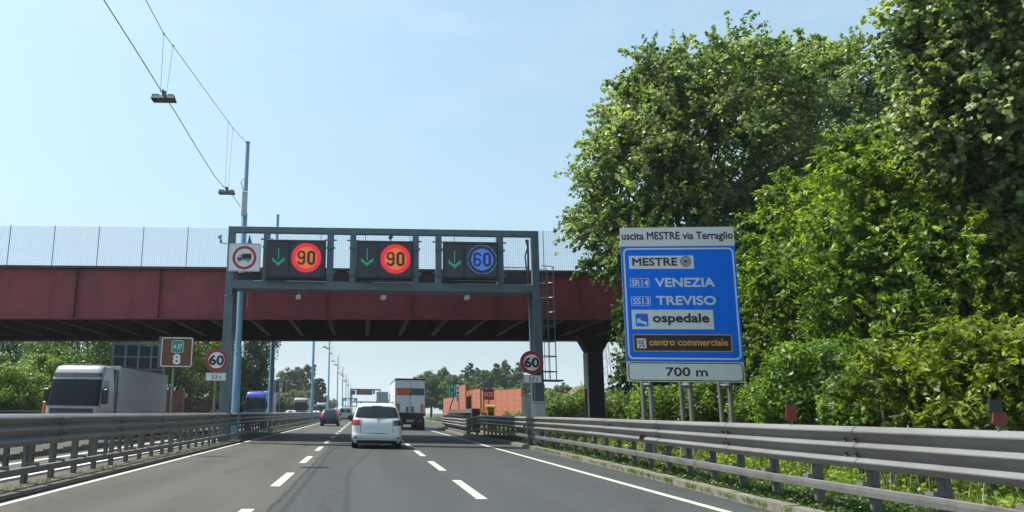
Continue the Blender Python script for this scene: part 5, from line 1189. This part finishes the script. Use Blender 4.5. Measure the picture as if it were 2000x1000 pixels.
GB = 'leafy young trees behind the right guard rail'
Y = 25
tree('ash_tree', 'bright green young tree directly right of the blue sign', 'tree', (at(1570, 800, Y + 1).x, Y + 1),
     [B(1540, 440, Y, 62, 70, 24, .5), B(1570, 550, Y, 90, 90, 46, .55), B(1515, 610, Y, 52, 80, 22, .45), B(1570, 660, Y, 95, 80, 40, .55), B(1550, 385, Y, 35, 40, 9, .4), B(1610, 470, Y + .5, 70, 90, 24, .5)],
     135, .20, LEAF_ASH, 21, (.12, .04), GB, .40, .7, 16, .8, True)
Y = 20
tree('ash_tree', 'tallest bright green young tree, in the middle of the thicket at the right', 'tree', (at(1720, 800, Y + 1).x, Y + 1),
     [B(1700, 340, Y, 75, 70, 36, .5), B(1730, 440, Y, 120, 100, 90, .55), B(1700, 560, Y, 120, 90, 80, .55), B(1780, 560, Y, 110, 100, 70, .55), B(1680, 290, Y, 35, 30, 10, .35), B(1660, 470, Y, 60, 90, 34, .5), B(1820, 400, Y + .3, 100, 120, 60, .55), B(1740, 670, Y, 120, 70, 50, .55)],
     125, .185, LEAF_ASH, 22, (.13, .04), GB, .40, .7, 18, .8, True)
Y = 18.3
tree('ash_tree', 'green young tree below the tall dark poplar at the right edge', 'tree', (at(1930, 800, Y + .5).x, Y + .5),
     [B(1880, 480, Y, 90, 90, 56, .5), B(1960, 560, Y, 110, 110, 64, .5), B(1880, 600, Y, 90, 90, 50, .5), B(2060, 620, Y, 110, 140, 50, .55), B(1960, 680, Y, 110, 70, 40, .5)],
     125, .17, LEAF_ASH, 23, (.12, .04), GB, .42, .7, 16, .8, True)
GY = 'low shrubs behind the right guard rail'
Y = 14
tree('shrub', 'yellow green shrub behind the right rail, left of the grey stake', 'shrub', (at(1790, 800, Y).x, Y),
     [B(1745, 710, Y, 40, 40, 12, .26), B(1800, 735, Y, 65, 50, 24, .28), B(1740, 770, Y, 80, 50, 26, .33), B(1850, 715, Y, 45, 45, 14, .27), B(1700, 745, Y, 25, 35, 7, .25)],
     100, .125, LEAF_YEL, 31, (.05, .02), GY, .42, .6, 12, .8, True)
Y = 13
tree('shrub', 'tall yellow tinged shrub at the right edge behind the tilted reflector', 'shrub', (at(1920, 800, Y).x, Y),
     [B(1860, 660, Y, 35, 35, 7, .26), B(1900, 700, Y, 70, 45, 26, .28), B(1960, 720, Y, 90, 60, 36, .34), B(1880, 760, Y, 80, 50, 26, .33), B(1995, 690, Y, 50, 45, 16, .28), B(2040, 740, Y, 80, 80, 24, .34), B(1940, 810, Y, 100, 50, 26, .33)],
     100, .125, LEAF_YEL, 32, (.05, .02), GY, .42, .6, 12, .8, True)
for k, (px, py, Y, w, h, n, lab) in enumerate(((1530, 775, 22, 55, 45, 36, 'dense dark green shrub just right of the sign posts'), (1590, 740, 18.5, 85, 70, 60, 'rounded green shrub behind the upright red reflector'), (1670, 800, 15.5, 50, 45, 26, 'small low shrub at the foot of the grey stake'), (1395, 780, 27, 60, 38, 44, 'low leafy shrub between the middle and right sign posts'), (1300, 790, 28, 55, 34, 36, 'low ivy covered shrub between the left and middle sign posts'), (1465, 805, 24.9, 26, 24, 14, 'small shrub behind the rightmost sign post'))):
    tree('shrub', lab, 'shrub', (at(px, 800, Y).x, Y), [B(px, py, Y, w, h, n, .42), B(px + w * .5, py + h * .4, Y - .3, w * .7, h * .7, n // 2, .4), B(px - w * .4, py + h * .5, Y + .3, w * .7, h * .6, n // 2, .4)], 170, .115, LEAF_BUSH, 40 + k, (.05, .02), GY, .55, .3, 8)
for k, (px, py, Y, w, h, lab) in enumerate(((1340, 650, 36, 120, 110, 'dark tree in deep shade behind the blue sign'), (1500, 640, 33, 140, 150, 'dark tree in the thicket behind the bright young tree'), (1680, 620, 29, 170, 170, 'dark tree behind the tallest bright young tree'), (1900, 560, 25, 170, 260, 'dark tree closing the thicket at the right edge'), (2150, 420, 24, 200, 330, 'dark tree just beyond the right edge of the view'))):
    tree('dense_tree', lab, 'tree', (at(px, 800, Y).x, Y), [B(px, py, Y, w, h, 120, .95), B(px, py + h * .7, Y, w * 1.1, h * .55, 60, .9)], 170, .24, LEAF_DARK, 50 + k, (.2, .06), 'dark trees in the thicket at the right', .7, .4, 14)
# bright reed-like hedge between the gantry leg and the sign
rng = np.random.default_rng(5)
def reed_bed(name, label, x0, x1, y0, y1, n, h, cat='hedge', seed=1):
    rng = np.random.default_rng(seed); t = thing(name, label, cat, ((x0 + x1) / 2, (y0 + y1) / 2, 0), 0, 'bright hedges behind the guard rail')
    P = np.stack([rng.uniform(x0, x1, n), rng.uniform(y0, y1, n), np.zeros(n)], 1) - np.array([(x0 + x1) / 2, (y0 + y1) / 2, 0])
    H = h * (.72 + .28 * np.sin(P[:, 0] * 1.3) * np.cos(P[:, 1] * .9) + rng.normal(size=n) * .08); C = []; R = []
    for f in (.12, .3, .48, .64, .8, .93): C.append(P + np.stack([rng.normal(size=n) * .1, rng.normal(size=n) * .1, H * f], 1)); R.append(np.full(n, .34))
    v, q, tt = leaves(rng, np.concatenate(C), np.concatenate(R), 16, .26, .30, -.6, 1.0); mesh_np('foliage', v, q, LEAF_REED, t, tt)
    m = MB()
    for i in rng.choice(n, min(n, 60), replace=False): m.tube([tuple(P[i]), (P[i][0], P[i][1], H[i] * .9)], [.02, .008], 4)
    m.build('stems', mat('green_stem', (.10, .14, .04), .8, 0, .2), t); return t
reed_bed('reed_hedge', 'bright green reedy hedge between the gantry leg and the bridge pier', 12.6, 17.5, 55.5, 60, 330, 3.5, seed=1)
reed_bed('reed_hedge', 'bright green reedy hedge between the bridge pier and the sign posts', 17.6, 21.5, 55, 59, 300, 3.9, seed=2)
reed_bed('reed_hedge', 'light green weeds at the foot of the nearest orange wall', 11.6, 13.8, 61, 66, 120, 1.8, seed=3)
reed_bed('reed_hedge', 'light green weeds beyond the lay-by, left of the orange walls', 13.4, 17, 118, 130, 240, 2.6, seed=4)
# far trees on the right, one by one
FT = 'distant trees on the right'
rnd = random.Random(4); labs = ['round', 'tall', 'bushy', 'narrow', 'spreading', 'leaning', 'low', 'dense']
spec = [(842, 742, 190, 32, 36), (868, 738, 200, 30, 40), (893, 745, 185, 26, 34), (915, 728, 230, 16, 44), (932, 735, 225, 14, 40), (950, 738, 215, 22, 38), (972, 726, 235, 16, 48), (990, 720, 240, 18, 52), (1010, 728, 235, 18, 46), (1030, 745, 210, 20, 36), (1060, 765, 180, 24, 28), (1095, 762, 165, 26, 28), (1125, 775, 170, 24, 20), (1160, 775, 150, 26, 24), (1200, 770, 150, 26, 30), (800, 760, 330, 18, 22), (780, 768, 420, 16, 18), (815, 752, 260, 20, 28), (935, 770, 150, 24, 18), (965, 768, 150, 26, 22), (1005, 768, 148, 26, 22), (905, 775, 160, 22, 20), (1240, 770, 130, 30, 30)]
where = ['behind the striped lorry roof', 'right of the striped lorry', 'above the green junction sign', 'left of the SOS sign', 'above the SOS sign', 'right of the SOS sign', 'left of the right 60 sign', 'tallest by the right 60 sign', 'behind the right 60 sign', 'behind the gantry leg', 'below the ladder platform', 'right of the ladder platform', 'beside the pinkish roof', 'beside the bridge pier', 'under the lattice tower', 'farther down the road', 'at the vanishing road end', 'at the striped lorry edge', 'low above the orange walls', 'low right of the SOS sign', 'low by the tall cabinet', 'low left of the orange walls', 'behind the left sign posts']
for k, (px, py, Y, w, h) in enumerate(spec):
    py += .36 * h; h *= .82; r1, r2 = rnd.uniform(-.3, .3), rnd.uniform(.35, .6); cr = w * Y / F_PX * .19
    tree('distant_tree', 'hazy distant green tree ' + where[k], 'tree', (at(px, 800, Y).x, Y), [B(px + r1 * w, py - .30 * h, Y, w * .62, h * .62, 60, cr), B(px - r2 * w, py + .10 * h, Y, w * .75, h * .62, 60, cr), B(px + r2 * w, py + .2 * h, Y + 2, w * .75, h * .6, 60, cr), B(px, min(py + h * .8, 788), Y, w * 1.3, h * .62, 100, cr)], 70, .40 * Y / 200, LEAF_FAR if k not in (18, 19, 21) else LEAF_BUSH, 100 + k, (.3, .1), FT, .8, .3, 3)
# left side trees
LT = 'trees beyond the oncoming road on the left'
for k, (px, py, Y, w, h, n, m, lab) in enumerate((
    (15, 765, 58, 70, 60, 60, LEAF_LIME, 'lime green bush at the far left edge, left of the white lorry'),
    (100, 735, 62, 60, 65, 60, LEAF_LIME, 'lime green young tree behind the white lorry cab'),
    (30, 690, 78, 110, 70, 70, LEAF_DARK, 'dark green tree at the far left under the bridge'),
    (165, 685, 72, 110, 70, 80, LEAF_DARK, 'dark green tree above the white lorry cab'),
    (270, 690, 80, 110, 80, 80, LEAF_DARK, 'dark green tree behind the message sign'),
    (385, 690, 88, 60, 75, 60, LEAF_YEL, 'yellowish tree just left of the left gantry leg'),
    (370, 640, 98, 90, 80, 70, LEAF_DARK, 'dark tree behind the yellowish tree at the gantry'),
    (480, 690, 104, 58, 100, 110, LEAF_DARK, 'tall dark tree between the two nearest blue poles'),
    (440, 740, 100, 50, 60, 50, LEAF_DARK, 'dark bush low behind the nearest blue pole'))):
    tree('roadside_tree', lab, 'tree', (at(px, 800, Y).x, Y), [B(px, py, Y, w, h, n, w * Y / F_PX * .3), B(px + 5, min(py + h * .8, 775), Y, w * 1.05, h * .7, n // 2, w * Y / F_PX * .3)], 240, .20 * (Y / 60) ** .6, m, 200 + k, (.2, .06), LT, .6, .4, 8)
for k, (px, py, Y, w, h, lab) in enumerate(((560, 752, 240, 26, 36, 'distant rounded tree right of the farther kilometre plate'), (592, 745, 250, 24, 40, 'distant rounded tree left of the third blue pole'), (618, 765, 250, 16, 30, 'distant lower tree behind the third blue pole'), (540, 765, 225, 20, 30, 'distant tree behind the farther kilometre plate'), (575, 780, 215, 34, 20, 'distant low tree above the oncoming cars'), (632, 785, 330, 10, 12, 'tiny distant tree above the dark blue car'), (648, 790, 420, 10, 9, 'tiny distant tree near the vanishing row of poles'))):
    tree('distant_tree', lab, 'tree', (at(px, 800, Y).x, Y), [B(px - w * .3, py + h * .1, Y, w * .7, h * .8, 70, w * Y / F_PX * .2), B(px + w * .3, py - h * .1, Y, w * .75, h * .8, 70, w * Y / F_PX * .2), B(px, min(py + h * .8, 790), Y, w * 1.3, h * .6, 70, w * Y / F_PX * .2)], 80, .40 * Y / 200, LEAF_FAR, 300 + k, (.3, .1), 'distant trees on the left', .8, .3, 3)
# litter caught on the verge
for (px, py), lab in (((1457, 975), 'crumpled white scrap of litter lying on the kerb'), ((1545, 978), 'torn white plastic scrap caught in the verge weeds')):
    p = ray(px, py); tt_ = (.13 - EYE) / p.z; bm = MB(); r_ = random.Random(px); n_l = 7; vs_ = [(r_.uniform(-.09, .09), r_.uniform(-.07, .07), r_.uniform(.0, .07)) for _ in range(n_l)]
    bm.add([(p.x * tt_ + a, p.y * tt_ + b, .13 + c) for a, b, c in vs_], [(0, 1, 2), (1, 2, 3), (2, 3, 4), (3, 4, 5), (0, 2, 4), (4, 5, 6)]); single(bm, 'litter', WHITE, lab, 'litter')
# grass and weeds on the verge
rng = np.random.default_rng(9)
def verge_xy(n, y0, y1, a, b): 
    y = y0 + (y1 - y0) * rng.random(n) ** 1.5; x = np.array([kx(v) for v in y]) + a + (b - a) * rng.random(n) ** 1.2; return x, y
x, y = verge_xy(60000, 4, 49, .30, 6.5); k_ = x - np.array([kx(v) for v in y]); z = np.where(k_ < 1.3, .10, .02)
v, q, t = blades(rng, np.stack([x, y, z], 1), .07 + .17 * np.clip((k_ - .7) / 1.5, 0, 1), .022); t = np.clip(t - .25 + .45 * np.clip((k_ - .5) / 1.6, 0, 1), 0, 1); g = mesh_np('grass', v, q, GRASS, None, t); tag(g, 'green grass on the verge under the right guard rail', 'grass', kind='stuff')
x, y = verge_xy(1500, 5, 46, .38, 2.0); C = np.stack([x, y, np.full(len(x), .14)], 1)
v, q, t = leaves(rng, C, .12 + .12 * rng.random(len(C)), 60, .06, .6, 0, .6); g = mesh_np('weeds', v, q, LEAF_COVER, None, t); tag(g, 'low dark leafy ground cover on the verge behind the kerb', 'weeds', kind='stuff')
x, y = verge_xy(700, 5, 46, 1.9, 6.5); C = np.stack([x, y, np.full(len(x), .22)], 1)
v, q, t = leaves(rng, C, .2 + .25 * rng.random(len(C)), 80, .085, .55, 0, .8); g = mesh_np('tall_weeds', v, q, LEAF_ASH, None, t); tag(g, 'bright leafy weeds behind the right guard rail', 'weeds', kind='stuff')
x, y = verge_xy(1100, 5, 46, .45, 6.5); v, q, t = blades(rng, np.stack([x, y, np.full(len(x), .1)], 1), .62, .016, .2); g = mesh_np('dry_stalks', v, q, leaf_mat('dry_stalk', (.12, .11, .04), (.22, .19, .08), (.34, .29, .14), .2, .7), None, t); tag(g, 'dry straw coloured stalks standing in the verge grass', 'grass', kind='stuff')
n = 150; y = rng.uniform(7, 34, n); x = np.array([kx(v) for v in y]) + rng.choice([-.01, .27], n); C = np.repeat(np.stack([x, y, np.full(n, .03)], 1), 26, 0) + rng.normal(size=(n * 26, 3)) * np.array([.05, .07, 0])
v, q, t = blades(rng, C, .10, .012, .5); g = mesh_np('kerb_weeds', v, q, GRASS, None, t); tag(g, 'small tufts of weeds growing in the kerb joints', 'weeds', kind='stuff')
x = rng.uniform(-6.0, -5.7, 4000); y = rng.uniform(6, 90, 4000); v, q, t = blades(rng, np.stack([x, y, np.full(4000, .05)], 1), .07, .012, .5); g = mesh_np('median_weeds', v, q, LEAF_YEL, None, t); tag(g, 'sparse dry weeds along the foot of the median guard rail', 'weeds', kind='stuff')
n = 50000; y = rng.uniform(40, 160, n); x = rng.uniform(12.6, 40, n); v, q, t = blades(rng, np.stack([x, y, np.full(n, .0)], 1), .5, .10); g = mesh_np('far_grass', v, q, GRASS, None, t); tag(g, 'tall rough grass beyond the verge and around the noise walls', 'grass', kind='stuff')
n = 30000; y = rng.uniform(20, 160, n); x = rng.uniform(-40, -20.8, n); v, q, t = blades(rng, np.stack([x, y, np.full(n, -.05)], 1), .5, .09); g = mesh_np('left_grass', v, q, GRASS, None, t); tag(g, 'rough grass strip beyond the oncoming road on the left', 'grass', kind='stuff')

# ------------------------------------------------------------------ summer haze
hz = MB().box(-1000, 1000, -120, 2100, -1.1, 70); o = hz.build('haze', None); tag(o, kind='stuff'); tag(o, 'thin summer haze filling the air over the motorway', 'haze')
hm = bpy.data.materials.new('haze_air'); hm.use_nodes = True; n_ = hm.node_tree.nodes; n_.remove(n_['Principled BSDF'])
pv = n_.new('ShaderNodeVolumePrincipled'); pv.inputs['Color'].default_value = (.82, .90, .97, 1); pv.inputs['Density'].default_value = .00025; pv.inputs['Anisotropy'].default_value = .3
hm.node_tree.links.new(pv.outputs[0], n_['Material Output'].inputs['Volume']); o.data.materials.append(hm)
